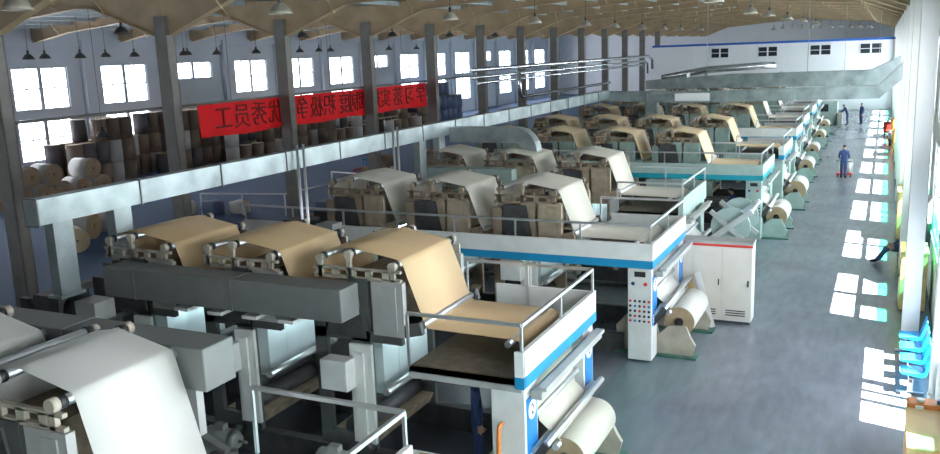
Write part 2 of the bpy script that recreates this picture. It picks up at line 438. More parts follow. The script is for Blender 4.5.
# light: sky through the windows, sun from the right
W = bpy.data.worlds.new('sky'); SC.world = W; W.use_nodes = True
nt = W.node_tree; bg = nt.nodes['Background']
tc = nt.nodes.new('ShaderNodeTexCoord'); sx = nt.nodes.new('ShaderNodeSeparateXYZ'); nt.links.new(tc.outputs['Generated'], sx.inputs[0])
mr = nt.nodes.new('ShaderNodeMapRange'); mr.inputs['From Min'].default_value = -.4; mr.inputs['From Max'].default_value = .6
mr.inputs['To Min'].default_value = 15; mr.inputs['To Max'].default_value = 19
nt.links.new(sx.outputs['X'], mr.inputs['Value'])
bg.inputs[0].default_value = (.97, .98, 1.0, 1); nt.links.new(mr.outputs[0], bg.inputs[1])       # the sky is brighter on the sun's side
sl = bpy.data.lights.new('sun', 'SUN'); sl.energy = 160; sl.angle = .012; sl.color = (1, .95, .86)
so = bpy.data.objects.new('sun', sl); COL.objects.link(so); so.location = (20, 10, 30)
so.rotation_euler = Vector((-1, .28, -1.55)).to_track_quat('-Z', 'Y').to_euler()

SC.view_settings.view_transform = 'Standard'; SC.view_settings.look = 'None'; SC.view_settings.gamma = 1
SC.view_settings.use_curve_mapping = False
SC.view_settings.exposure = 0.0
SC.cycles.max_bounces = 10; SC.cycles.diffuse_bounces = 6; SC.cycles.glossy_bounces = 4; SC.cycles.transparent_max_bounces = 12
SC.cycles.sample_clamp_indirect = 12
SC.cycles.use_denoising = True
SC.cycles.caustics_reflective = False; SC.cycles.caustics_refractive = False

# ------------------------------------------------------------------ printing machines
def roll_mesh(name, r, L, mats, parent=None, core=.05):   # horizontal roll along Y at origin: wrap + end faces + core hole
    b = MB(); n = 28
    rings = []
    for rr, y in ((core, -L/2), (r, -L/2), (r, L/2), (core, L/2)):
        rings.append([b.bm.verts.new((rr*math.cos(2*PI*k/n), y, rr*math.sin(2*PI*k/n))) for k in range(n)])
    for i in range(4):
        for k in range(n):
            b.mi = 0 if i == 1 else (1 if i != 3 else 2)
            f = b._f([rings[i][k], rings[i][(k+1)%n], rings[(i+1)%4][(k+1)%n], rings[(i+1)%4][k]])
            if f: f.smooth = i == 1
    return b, mats

def handrail(parent, runs, zt=3.15, zb=2.3, step=1.6, m=None):
    m = m or M_ALU
    r = MB()
    for run in runs:
        for p, q in zip(run, run[1:]):
            r.bar((p[0], p[1], zt), (q[0], q[1], zt), .05, .05)
    rail = r.build('handrail', m, parent)
    done = set()
    for run in runs:
        for p, q in zip(run, run[1:]):
            L = math.hypot(q[0]-p[0], q[1]-p[1]); n = max(1, round(L/step))
            for k in range(n+1):
                x, y = p[0]+(q[0]-p[0])*k/n, p[1]+(q[1]-p[1])*k/n
                key = (round(x, 1), round(y, 1))
                if key in done: continue
                done.add(key)
                MB().box(x-.02, x+.02, y-.02, y+.02, zb, zt-.02).build('post', m, rail)

def unit(parent, c, Yc, hw, dz, S, near, k_=0):
    """one printing station: side frames and everything carried between them; c is the X of the upper turning roller"""
    ya, yb = Yc-hw-.2, Yc+hw+.2
    fr = MB()
    for y in (ya, yb):
        fr.box(c-.86, c-.5, y-.05, y+.05, 0, 3.45+dz)
        fr.box(c-1.6, c-1.36, y-.05, y+.05, 0, 3.3+dz)
        fr.box(c-1.6, c+.1, y-.05, y+.05, 2.38, 2.56)
        fr.box(c-1.36, c-.86, y-.05, y+.05, 0, .7)
        fr.bar((c+.05, y, 2.6+dz), (c+.46, y, 2.70-.6*dz), .1, .2)
    fr.box(c-1.55, c-1.4, ya, yb, 2.4, 2.5); fr.box(c-.7, c-.55, ya, yb, 2.4, 2.5)
    u = fr.build('printing_unit', S['frame'], parent)
    MB().box(c-1.36, c-.42, Yc-hw, Yc+hw, 2.5+dz, 3.3+dz).build('dryer_housing', S['housing'], u)
    for y in (ya, yb):
        pl = MB().box(c-.42, c+.16, y-.055, y+.055, 2.52+dz, 3.43+dz).build('side_plate', S['post'], u)
    MB().box(c-.2, c+.04, ya-.075, ya-.055, 2.6+dz, 3.36+dz).build('bearing_slide', S['post'], u)
    MB().prism_y([(c-1.3, 2.45+dz), (c-.55, 2.45+dz), (c-.72, 3.38+dz), (c-1.3, 3.38+dz)], ya-.09, ya-.055).build('cover_panel', S['cover'], u, label='dark sheet cover')
    lb = MB()
    for k in range(5):                                        # slotted bar carrying the roller brackets
        x0 = c-1.5+k*.32
        lb.box(x0, x0+.12, ya-.03, ya+.03, 3.45+dz, 3.60+dz)
    lb.box(c-1.55, c+.12, ya-.03, ya+.03, 3.42+dz, 3.475+dz); lb.box(c-1.55, c+.12, ya-.03, ya+.03, 3.575+dz, 3.62+dz)
    lb.build('bracket_rail', S['rail'], u)
    MB().box(c-1.55, c+.12, yb-.03, yb+.03, 3.42+dz, 3.6+dz).build('bracket_rail', S['rail'], u)
    for x, z in ((c-1.41, 3.74), (c-.85, 3.83), (c-.03, 3.68)):
        for y in (ya, yb):
            MB().box(x-.04, x+.04, y-.03, y+.03, 3.42+dz, z+dz+.05).cyl((x, y-.045, z+dz), (x, y+.045, z+dz), .075, 10).build('bearing_bracket', S['rail'], u)
    for x, z, r in ((c-1.41, 3.755, .055), (c-.85, 3.83, .055), (c-.03, 3.675, .06), (c+.37, 2.70-1.6*dz, .07)):
        MB().cyl((x, ya+.12, z+dz), (x, yb-.12, z+dz), r, 14).build('guide_roller', M_ALU, u)
        for y0, y1 in ((ya+.045, ya+.13), (yb-.13, yb-.045)): MB().cyl((x, y0, z+dz), (x, y1, z+dz), r*1.25, 12).build('roller_bearing', M_BLACK, u)
    # lower part: impression and ink rollers, ink tray, lit dryer panel, switch box
    for x, z, r in ((c-.95, 1.15, .16), (c-.95, .78, .2), (c-.3, 1.5, .07)):
        MB().cyl((x, ya+.03, z), (x, yb-.03, z), r, 16).build('print_cylinder', M_DARK if r > .1 else M_ALU, u)
    MB().prism_y([(c-1.3, .5), (c-.6, .5), (c-.5, .7), (c-1.4, .7)], ya+.1, yb-.1).build('ink_tray', M_RUST, u)
    if near:
        MB().box(c-.82, c-.52, Yc-.72, Yc+.85, 1.32, 2.36).box(c-.525, c-.515, Yc-.2, Yc-.19, 1.33, 2.36).build('dryer_box', M_PANEL, u, label='pale dryer box lit by a tube lamp')
        MB().cyl((c-.3, Yc-.6, 2.33), (c-.3, Yc+.8, 2.33), .022, 8).build('tube_lamp', M_TUBE, u)
        MB().box(c-.5, c-.2, Yc-.7, Yc+.85, 2.38, 2.42).build('lamp_cover', M_BLACK, u)
        e = MB().box(c-1.28, c-.76, ya-.42, ya-.12, 1.6, 2.12)
        e.build('switch_box', M_WHITE, u, bevel=.012)
        MB().box(c-.88, c-.46, ya-.12, ya-.05, .6, 2.34).box(c-.8, c-.6, ya-.16, ya-.12, .7, 2.2).build('side_cover', M_WHITE, u)
        m = MB().cyl((c-1.3, ya-.55, .42), (c-.75, ya-.55, .42), .19, 16).cyl((c-.75, ya-.55, .42), (c-.62, ya-.55, .42), .21, 16, .12).cyl((c-.62, ya-.55, .42), (c-.45, ya-.55, .42), .03, 8).box(c-1.2, c-.8, ya-.7, ya-.4, 0, .26).box(c-1.1, c-.9, ya-.62, ya-.48, .58, .7)
        m.build('drive_motor', M_GREY if k_ % 2 else M_LGREY, u)
        for k in range(3):
            MB().cyl((c-1.3+.35*k, ya-.25, .35+.1*k), (c-1.3+.35*k, ya-.05, .35+.1*k), .09, 12).build('drive_gear', M_DARK, u)
    return u

def machine(Xe, Yc, n, S, label, web, roll_mat, hw=.87, dz=0, fascia_front=.12, front_walk=False, depth=3.45, near=True, rail_runs=None,
            pillar=True, beam=None, sign=None, fans=True, kick=True, panel=False, stand=True, rollr=.42, deckL=1.9, pitch=2.42, roll_u=.43, roll_label=None, stripe_only_end=False):
    Yf, Yb = Yc-depth/2, Yc+depth/2
    T = thing('printing_machine', (Xe-5, Yc, 0), label, 'printing machine', 'printing machines standing across the hall')
    X = lambda u: Xe+u
    # platform at the aisle end
    d = MB().box(X(-deckL), X(0)-.03, Yf+.03, Yb-.03, 2.22, 2.3)
    if front_walk: d.box(X(-fascia_front), X(-deckL), Yf+.03, Yf+.6, 2.22, 2.3)
    d.box(X(-deckL)-.02, X(-deckL)+.1, Yf+.05, Yb-.05, 2.1, 2.24); d.box(X(-.9), X(-.8), Yf+.05, Yb-.05, 2.1, 2.24)
    plat = d.build('platform', M_DECKP, T)
    f = MB().box(X(-.05), X(.02), Yf, Yb, 2.38, 2.76).box(X(-fascia_front), X(.02), Yf-.03, Yf+.03, 2.38, 2.76)
    if kick: f.box(X(-deckL), X(0), Yb-.04, Yb+.02, 2.2, 2.74)
    fa = f.build('fascia', S['fascia'], plat)
    MB().box(X(-.05), X(.024), Yf, Yb, 2.2, 2.38).box(X(-fascia_front), X(.024), Yf-.034, Yf+.03, 2.2, 2.38).build('stripe', S['stripe'], plat, label='blue lower band of the fascia')
    if not front_walk:
        MB().box(X(-deckL), X(-.05), Yf+.03, Yf+.09, 2.12, 2.3).build('edge_beam', M_LGREY, plat)
    if rail_runs is None:
        rail_runs = [[(X(-deckL), Yf+.04), (X(-.03), Yf+.04), (X(-.03), Yb-.04), (X(-deckL-.6), Yb-.04)]]
    handrail(T, rail_runs)
    if pillar:
        for y0, y1 in ((Yf+.08, Yf+.6), (Yb-.6, Yb-.08)):
            p = MB().box(X(-.56), X(-.02), y0, y1, .04, 2.2).build('pillar', S['pillar'], T, bevel=.012)
            if sign:
                ym = (y0+y1)/2; xs = X(-.02)
                q = MB().box(xs, xs+.012, y0+.06, y1-.06, .85, 1.98).build('sign_plate', M_SIGN, p, label='blue plate with number')
                MB().cyl((xs+.012, ym, 1.76), (xs+.018, ym, 1.76), .15, 20).build('sign_disc', M_SIGNW, p)
                text_obj(sign, .24, M_NAVY, p, face_x((xs+.02, ym, 1.76)), 'number')
                bl = MB()
                for k in range(3): bl.box(xs+.012, xs+.016, y0+.1, y1-.1, .92+.07*k, .95+.07*k)
                bl.build('small_print', M_SIGNW, p)
        if panel:
            p0 = [o for o in T.children if o.name.startswith('pillar')][0]
            xs, yf = X(-.56), Yf+.08
            MB().box(xs+.15, xs+.40, yf-.008, yf, 1.98, 2.1).build('display', M_BLACK, p0)
            for k, (dx, dzz, mm) in enumerate([(.12, 1.82, M_NAVY), (.40, 1.82, M_RED)]+[(.06+.105*i, 1.42-.115*j, M_RED if (i+j) % 4 == 0 else (M_SIGN if (i*j) % 3 == 1 else M_BLACK)) for j in range(5) for i in range(5)]):
                MB().cyl((xs+dx, yf-.012, dzz), (xs+dx, yf, dzz), .045 if k < 2 else .03, 8).build('button', mm, p0)
    # lamp guard / trough below the fascia and two tension rollers
    MB().box(X(.03), X(.2), Yf+.2, Yb-.25, 1.98, 2.1).box(X(.12), X(.26), Yf+.25, Yb-.3, 2.1, 2.16).build('roller_guard', M_LGREY, T)
    # paper path
    z = dz; zb = -dz*.6
    pts = [(X(-.3), 2.52), (X(-.42), 2.6), (X(-.55), 2.62)]
    if stand:
        MB().sheet([(X(.25), .8+rollr*.8), (X(.1), 1.18), (X(-.1), 1.35), (X(-.14), 1.6), (X(-.16), 2.1), (X(-.28), 2.5)], Yc-hw, Yc+hw).build('paper_web', roll_mat, T, label='sheet of paper running up from the roll at the aisle end')
    for k in range(n):
        c = X(-2.45-pitch*k); q = (pitch-.5)/1.92
        pts += [(c+.46, 2.64+zb), (c+.41, 2.70+zb), (c+.36, 2.82+zb), (c+.05, 3.65+z), (c+.015, 3.72+z), (c-.03, 3.745+z),
                (c-.75*q, 3.87+z), (c-.85*q, 3.895+z), (c-.95*q, 3.892+z), (c-1.36*q, 3.835+z), (c-1.44*q, 3.81+z), (c-1.48*q, 3.75+z), (c-1.58*q, 3.3+z), (c-1.72*q, 2.75+z), (c-1.85*q, 2.66+z)]
    wv = .62 if False else hw
    w_ = MB()
    seg = pts if not stand else pts
    w_.sheet(seg, Yc-hw, Yc+hw).build('paper_web', web, T, label='wide sheet of paper running over the rollers')
    for x, zz in ((X(-.55), 2.57), (X(-.12), 1.5), (X(.2), 1.0)):
        if pillar or zz > 2: MB().cyl((x, Yc-hw-.12, zz), (x, Yc+hw+.12, zz), .055, 14).build('guide_roller', M_ALU, T)
    for k in range(n): unit(T, X(-2.45-pitch*k), Yc, hw, dz, S, near, k)
    xl = X(-2.45-pitch*(n-1))-1.75
    # drive beams low between the stations, added dark to deepen the interior shade
    for y in (Yf+.65, Yb-.65): MB().box(xl, X(-.8), y-.1, y+.1, .0, .45).build('base_frame', M_DARK, T)
    MB().cyl((xl, Yb-.3, .9), (X(-1.2), Yb-.3, .9), .06, 10).build('drive_shaft', M_DARK, T)
    if beam:
        b = MB().box(beam[0], beam[1], beam[2], beam[3], beam[4], beam[5])
        bo = b.build('dryer_duct_box', S['beam'], T, bevel=.01)
        for x in (beam[1]-2.2, beam[1]-4.4): 
            if x > beam[0]: MB().box(x-.012, x+.012, beam[2]-.012, beam[3]+.01, beam[4]-.01, beam[5]+.01).build('seam', S['beam'], bo)
        for k in range(4):
            x = beam[1]-1.0-k*.75
            if x > beam[0]+.3: MB().box(x-.3, x, beam[2]+.05, beam[3]+.5, beam[4]-.14, beam[4]-.08).build('bracket', S['fascia'], bo)
    if fans:
        for k, yy in enumerate((Yc-2.2, Yc-.85)):
            fb = MB().box(xl-.45, xl+.2, yy-.05, yy+.65, 2.35, 2.92).build('exhaust_fan', M_DARK, T)
            MB().cyl((xl+.2, yy+.3, 2.62), (xl+.5, yy+.3, 2.62), .27, 16).build('fan_drum', M_BLACK, fb)
            MB().box(xl+.5, xl+1.0, yy+.05, yy+.5, 2.5, 2.85).build('motor_cover', M_LGREY, fb)
        ft = MB().box(xl-.9, xl+.5, min(Yf+.1, Yc-2.3), Yb-.1, 2.25, 2.35)
        for x in (xl-.8, xl+.4):
            for y in (Yf+.2, Yb-.2): ft.box(x-.06, x+.06, y-.06, y+.06, 0, 2.25)
        ft.build('fan_stand', S['frame'], T)
    # winding end
    e = MB()
    xe = xl-2.2
    for y in (Yc-hw-.25, Yc+hw+.25):
        e.box(xe-.9, xe+.6, y-.06, y+.06, 0, 1.5); e.box(xe-.1, xe+.15, y-.06, y+.06, 1.5, 2.4); e.bar((xe+.05, y, 2.35), (xl-.1, y, 2.3), .08, .1)
    e.box(xe-.1, xe+.1, Yc-hw-.25, Yc+hw+.25, 2.2, 2.35)
    e.build('winder_frame', S['frame'], T)
    MB().cyl((xe+.3, Yc-hw-.2, 1.6), (xe+.3, Yc+hw+.2, 1.6), .08, 12).build('guide_roller', M_ALU, T)
    if stand:
        for y in (Yc-hw-.13, Yc+hw+.13):
            MB().prism_y([(X(-.95), .05), (X(roll_u+.33), .05), (X(roll_u+.4), .3), (X(roll_u+.3), .46), (X(roll_u+.19), .72), (X(roll_u-.19), .72), (X(.0), .5), (X(-.1), .9), (X(-.75), .9), (X(-1.0), .62)], y-.05, y+.05).build('unwind_stand', S['stand'], T)
            MB().box(X(-1.0), X(roll_u+.45), y-.18, y+.18, 0, .05).build('base_plate', M_LGREEN, T)
        for x, zz in ((X(.04), 1.12), (X(.2), 1.22)):
            MB().cyl((x, Yf+.3, zz), (x, Yb-.3, zz), .06, 14).build('guide_roller', M_ALU, T)
        for y in (Yf+.3, Yb-.3): MB().bar((X(-.05), y, .85), (X(.22), y, 1.24), .06, .12).build('roller_arm', M_DARK, T)
        MB().box(X(-.5), X(.1), Yf+.4, Yb-.4, .95, 1.05).build('splice_table', M_BLACK, T)
        # the roll on the stand is a thing of its own
        rx, rz = X(roll_u), .78
        L = hw*2-.05
        R = thing('paper_roll', (rx, Yc, rz-rollr), roll_label or 'paper roll', 'paper roll', 'paper rolls on the unwind stands')
        b, ms = roll_mesh('roll', rollr, L, None)
        bmesh.ops.translate(b.bm, verts=b.bm.verts, vec=(rx, Yc, rz))
        b.build('wound_paper', [roll_mat, M_ROLLE, M_ROLLE], R)
        cb = MB().cyl((rx, Yc-L/2-.02, rz), (rx, Yc+L/2+.02, rz), .09, 16); cb.build('core', M_RUST, R)
        MB().cyl((rx, Yc-L/2-.2, rz), (rx, Yc+L/2+.2, rz), .035, 10).cyl((rx, Yc-L/2-.1, rz), (rx, Yc-L/2-.03, rz), .1, 12).build('core_shaft', M_BLACK, R)
    return T

def style(**k):
    d = dict(frame=M_GREY, housing=M_RUST, cover=M_DARK, rail=M_BEIGE, post=M_LGREY, fascia=M_WHITE, stripe=M_STRIPE, pillar=M_WHITE, beam=M_GREY, stand=M_BEIGE)
    d.update(k); return d
S0 = style(frame=M_DGREY, beam=M_GREY)

S1 = style(frame=M_DGREY)
M_PLATE = mat('stained_plate', (.34, .28, .20), .55, 0, .25, 4)
M_SEAD = mat('dark_sea_green', (.23, .31, .28), .5, 0, .15, 3)
S2 = style(frame=M_RUST, housing=M_RUST, rail=M_RUST, post=M_PLATE)
S3 = style(frame=M_SEAD, housing=M_RUST, rail=M_RUST, post=M_SEAD, fascia=M_SEA, stripe=M_TEAL, pillar=M_SEA, beam=M_SEA, stand=M_SEA)
S2b = style(frame=M_RUST, housing=M_RUST, rail=M_RUST, post=M_PLATE, fascia=M_SEA, stripe=M_SEA, pillar=M_SEA, beam=M_SEA, stand=M_SEA)
S4 = style(frame=M_SEAD, housing=M_SEAD, rail=M_RUST, post=M_SEAD, fascia=M_WHITE, stripe=M_STRIPE, pillar=M_SEA, beam=M_SEA, stand=M_SEA)

machine(-4.55, 6.13, 3, S0, 'nearest machine, white paper web in the lower left corner of the photo', M_PAPER, M_PAPER, hw=.66, dz=.16, depth=3.2, pitch=2.08,
        beam=(-14.5, -6.6, 6.85, 7.35, 3.42, 3.92), rail_runs=[[(-6.7, 7.7), (-4.6, 7.7), (-4.6, 4.6)]], pillar=False, stand=False, fans=True, kick=False)
machine(-4.5, 12.65, 3, S1, 'machine carrying brown kraft paper, with a number 2 on its pillar', M_KRAFT, M_CREAM,
        beam=(-12.7, -7.55, 10.9, 11.42, 2.88, 3.42), sign='2', rollr=.33, roll_u=.3, roll_label='cream paper roll below the number 2 pillar at the bottom edge')
t2 = machine(-4.42, 20.0, 3, S2, 'white machine with blue band and long handrail, cream paper, behind the kraft machine', M_CREAM, M_PAPER, fascia_front=11.2, front_walk=True,
        rail_runs=[[(-15.6, 18.32), (-4.47, 18.32), (-4.47, 21.66), (-6.6, 21.66)]], sign='3', panel=True, rollr=.34, roll_label='white paper roll with brown core end beside the button panel pillar')
machine(-5.0, 26.0, 3, S2b, 'grey-green machine with cream paper behind the white electrical cabinet', M_CREAM, M_PAPER, pillar=True, sign=None, rollr=.34,
        beam=(-13.5, -10.3, 24.5, 25.0, 2.8, 3.4), roll_label='white paper roll partly hidden behind the electrical cabinet')
machine(-3.75, 33.3, 4, S3, 'sea-green machine with a teal band and button panel, facing the aisle', M_KRAFTL, M_PAPER, fascia_front=10.5, front_walk=True, panel=True,
        rail_runs=[[(-14.0, 31.62), (-3.8, 31.62), (-3.8, 34.98), (-6.3, 34.98)]], rollr=.36, roll_label='white paper roll at the sea-green machine with the teal band')
machine(-3.65, 39.3, 4, S4, 'sea-green machine directly behind the one with the teal band', M_KRAFTL, M_PAPER, rollr=.42, near=False, fascia_front=.2, roll_label='large white paper roll at the second sea-green machine')
machine(-3.85, 47.0, 4, S4, 'sea-green machine with white end board under the cross duct', M_KRAFTL, M_PAPER, near=False, fascia_front=9, front_walk=True, rollr=.34, roll_label='white paper roll beside the machine under the cross duct')
machine(-4.05, 54.0, 4, S4, 'machine just beyond the cross duct', M_CREAM, M_PAPER, near=False, rollr=.33, roll_label='white paper roll at the machine just beyond the cross duct')
machine(-4.2, 62.0, 4, S4, 'second machine beyond the cross duct', M_CREAM, M_CREAM, near=False, rollr=.33, roll_label='paper roll at the second machine beyond the cross duct')
machine(-4.4, 70.0, 4, S4, 'farthest machine, near the far partition', M_CREAM, M_CREAM, near=False, rollr=.33, roll_label='paper roll at the farthest machine')

# lettering on the white machine's fascia
for tx, x in (('MOM', -11.2), ('1250', -10.1)):
    text_obj(tx, .27, M_NAVY, [o for o in t2.children if o.name.startswith('platform')][0], face_my((x, 18.24, 2.57)), 'lettering')
# orange air hose hanging on the pillar of the number 2 machine
h = MB().tube([(-4.85, 10.93, 1.62), (-4.87, 10.86, 1.60), (-4.88, 10.84, 1.4), (-4.9, 10.84, .9), (-4.92, 10.84, .3), (-4.95, 10.84, .03)], .035, 8)
tag(h.build('air_hose', M_ORANGE), 'orange air hose hanging down the front of the number 2 pillar', 'hose')

# ------------------------------------------------------------------ air ducts
D = thing('air_duct', (-13.5, 10.1, 0), 'long galvanised square duct running over the left ends of the nearer machines', 'air duct')
MB().prism_y([(-13.5, 4.3), (-13.2, 4.3), (-13.2, 4.76), (-13.5, 4.76)], 10.1, 45.0).build('duct_run', M_GALV, D)
for k in range(15):
    y = 10.12+2.35*k
    MB().box(-13.53, -13.175, y-.015, y+.015, 4.275, 4.785).build('flange', M_GREY, D)
for yc in (10.6, 11.97, 24.15, 25.5):
    MB().box(-13.42, -13.19, yc-.21, yc+.21, 2.93, 4.3).box(-13.5, -13.14, yc-.27, yc+.27, 2.92, 2.97).build('drop_leg', M_GALV, D)
for y in (17.5, 17.75, 22.2, 22.45): MB().cyl((-13.1, y, 0), (-13.1, y, 4.9), .035, 8).build('support_post', M_ALU, D)
def arc(cx, cz, r, a0, a1, n=7): return [(cx+r*math.cos(a0+(a1-a0)*i/n), cz+r*math.sin(a0+(a1-a0)*i/n)) for i in range(n+1)]
el = [(-13.19, 4.05), (-10.85, 4.05)]+arc(-10.85, 3.75, .3, PI/2, 0)+[(-10.55, 2.4), (-10.05, 2.4)]+arc(-10.85, 3.75, .8, 0, PI/2)+[(-13.19, 4.55)]
MB().prism_y(el, 26.05, 26.5).build('elbow_branch', M_GALV, D, label='branch bending down to a machine')
CD = thing('air_duct', (-6, 45.3, 0), 'nearer galvanised duct crossing above the machines to the right wall', 'air duct')
MB().prism_y([(-13.85, 4.2), (-9.2, 4.05), (-5.2, 4.12), (-.25, 4.2), (.65, 5.05), (XR-.02, 5.25), (XR-.02, 5.85), (.7, 5.85), (-.3, 4.8), (-5.2, 4.7), (-9.2, 4.62), (-13.85, 4.7)], 45.02, 45.75).build('duct_run', M_GALV, CD)
for x, za, zb in ((-11.2, 4.1, 4.7), (-7.2, 4.06, 4.7), (-4.0, 4.1, 4.77), (-1.6, 4.15, 4.82)): MB().box(x-.03, x+.03, 44.98, 45.8, za, zb).build('flange', M_GALV, CD)
MB().box(-9.75, -8.0, 44.97, 45.015, 4.16, 4.55).build('white_panel', M_SIGNW, CD, label='white rectangle on the side of the duct')
for x in (-11.0,): MB().box(x-.3, x+.3, 45.1, 45.65, 2.9, 4.15).build('drop_leg', M_GALV, CD)
CD2 = thing('air_duct', (-6, 52.3, 0), 'farther galvanised duct crossing above the machines, tapering to the left', 'air duct')
MB().prism_y([(-13.0, 4.45), (-9.8, 4.45), (-.6, 4.45), (.2, 4.7), (XR-.02, 5.4), (XR-.02, 6.3), (.5, 5.9), (-.8, 5.28), (-8.2, 5.22), (-13.0, 4.95)], 52.0, 52.9).build('duct_run', M_GALV, CD2)
for x in (-9.5, -4.0): MB().cyl((x, 52.45, 5.2), (x, 52.45, 9.6), .02, 6).build('hanger', M_GALV, CD2)
for x in (-10.6, -5.4, -2.2): MB().box(x-.03, x+.03, 51.96, 52.94, 4.4, 5.3).build('flange', M_GALV, CD2)
PP = thing('lagged_pipe', (-9, 54, 0), 'silver lagged pipe lying along the top of the farther cross duct', 'pipe')
MB().tube([(-12.5, 54, 5.0), (-9.8, 54, 5.45), (-6.6, 54, 5.62), (-6.0, 54.5, 5.6)], .2, 12).build('pipe_run', M_CHROME, PP)
MB().box(-9.9, -9.7, 53.85, 54.15, 0, 5.3).build('prop', M_GALV, PP)
for lab, pts, r in (('uppermost of the polished lagged pipes along the middle columns', [(-22.2, 47.0, 5.95), (-22.2, 90.0, 5.95), (-22.2, 91.5, 5.6), (-22.2, 91.5, 4.6)], .14),
                    ('middle polished lagged pipe along the middle columns', [(-22.2, 47.0, 5.5), (-22.2, 88.5, 5.5), (-22.2, 89.5, 5.2), (-22.2, 89.5, 4.2)], .11),
                    ('lowest polished pipe along the middle columns', [(-22.2, 48.0, 5.15), (-22.2, 87, 5.15), (-22.2, 87.6, 4.8), (-22.2, 87.6, 4.1)], .09),
                    ('polished pipe that drops in front of a column and runs on low', [(-21.95, 54.0, 5.85), (-21.95, 54.05, 4.15), (-21.95, 54.3, 3.95), (-21.95, 75, 3.95)], .11)):
    T = thing('lagged_pipe', (pts[0][0], pts[0][1], pts[0][2]), lab, 'pipe')
    MB().tube(pts, r, 10).build('pipe_run', M_CHROME, T)
    if pts[0][0] > -22: MB().cyl((-21.95, 62, 0), (-21.95, 62, 3.95), .05, 8).build('prop', M_GALV, T)
    for k in range(1, 6):
        y = 49.7+BAY*k
        if y < pts[-1][1] and abs(pts[1][0]-pts[0][0]) < .1 and r != .11: MB().cyl((pts[0][0], y-.04, pts[0][2]), (pts[0][0], y+.04, pts[0][2]), r*1.25, 10).box(pts[0][0]-.2, pts[0][0], y-.03, y+.03, pts[0][2]-.03, pts[0][2]+.03).build('pipe_clamp', M_GALV, T)
T = thing('rail_pipe', (-23.1, 10, 5.45), 'thin steel pipe along the column row that the red banner hangs from', 'pipe')
MB().tube([(-23.1, 8, 5.42), (-23.1, 26, 5.47), (-23.1, 49, 5.55)], .05, 8).build('pipe_run', M_COL, T)
# red banner with the slogan, seen from its back
B = thing('banner', (-23.15, 34, 4.2), 'long red cloth banner with a mirrored slogan hanging between the columns', 'banner')
bn = MB(); N = 72; rows = []
for i in range(N+1):
    y = 25.0+(42.9-25.0)*i/N; wv = .03*math.sin(y*2.1)+.02*math.sin(y*5.3)
    rows.append([bn.bm.verts.new((-23.1+dx+wv*f, y, z)) for f, z in ((0, 5.43), (.5, 5.0), (1, 4.6), (1.2, 4.17+.03*math.sin(y*1.3))) for dx in (.012,)]+[bn.bm.verts.new((-23.1-.012+wv*f, y, z)) for f, z in ((1.2, 4.17+.03*math.sin(y*1.3)), (1, 4.6), (.5, 5.0), (0, 5.43))])
for i in range(N):
    for k in range(8): bn._f([rows[i][k], rows[i+1][k], rows[i+1][(k+1)%8], rows[i][(k+1)%8]])
bn._f(rows[0]); bn._f(rows[-1][::-1])
bo = bn.build('cloth', M_BANNER, B)
for ch, y in zip('工员秀优取争极积度制章规实落习学', (26.31, 27.4, 28.45, 29.5, 30.45, 31.35, 32.46, 33.5, 34.75, 35.65, 36.55, 37.5, 38.5, 39.75, 41.0, 42.25)):
    text_obj(ch, 1.02, M_INK, B, Matrix.Translation((-23.045, y, 4.8)) @ Matrix(((0,0,-1,0),(-1,0,0,0),(0,1,0,0),(0,0,0,1))), 'lettering', .012)
# hanging board with a red emblem beyond the cross ducts
T = thing('hanging_board', (-1.4, 60, 4.0), 'white board with a red diamond emblem hanging across the aisle', 'sign')
MB().box(-2.55, -.3, 60, 60.04, 4.02, 4.36).build('board', M_SIGNW, T)
MB().prism_y([(-1.52, 4.0), (-1.25, 4.2), (-1.52, 4.4), (-1.79, 4.2)], 59.97, 60.0).build('emblem', M_RED, T)
MB().prism_y([(-1.52, 4.12), (-1.42, 4.2), (-1.52, 4.28), (-1.62, 4.2)], 59.96, 59.97).build('emblem_centre', M_SIGNW, T)
for x in (-2.4, -.45): MB().cyl((x, 60.02, 4.36), (x, 60.02, 9.0), .012, 6).build('hanger', M_GALV, T)

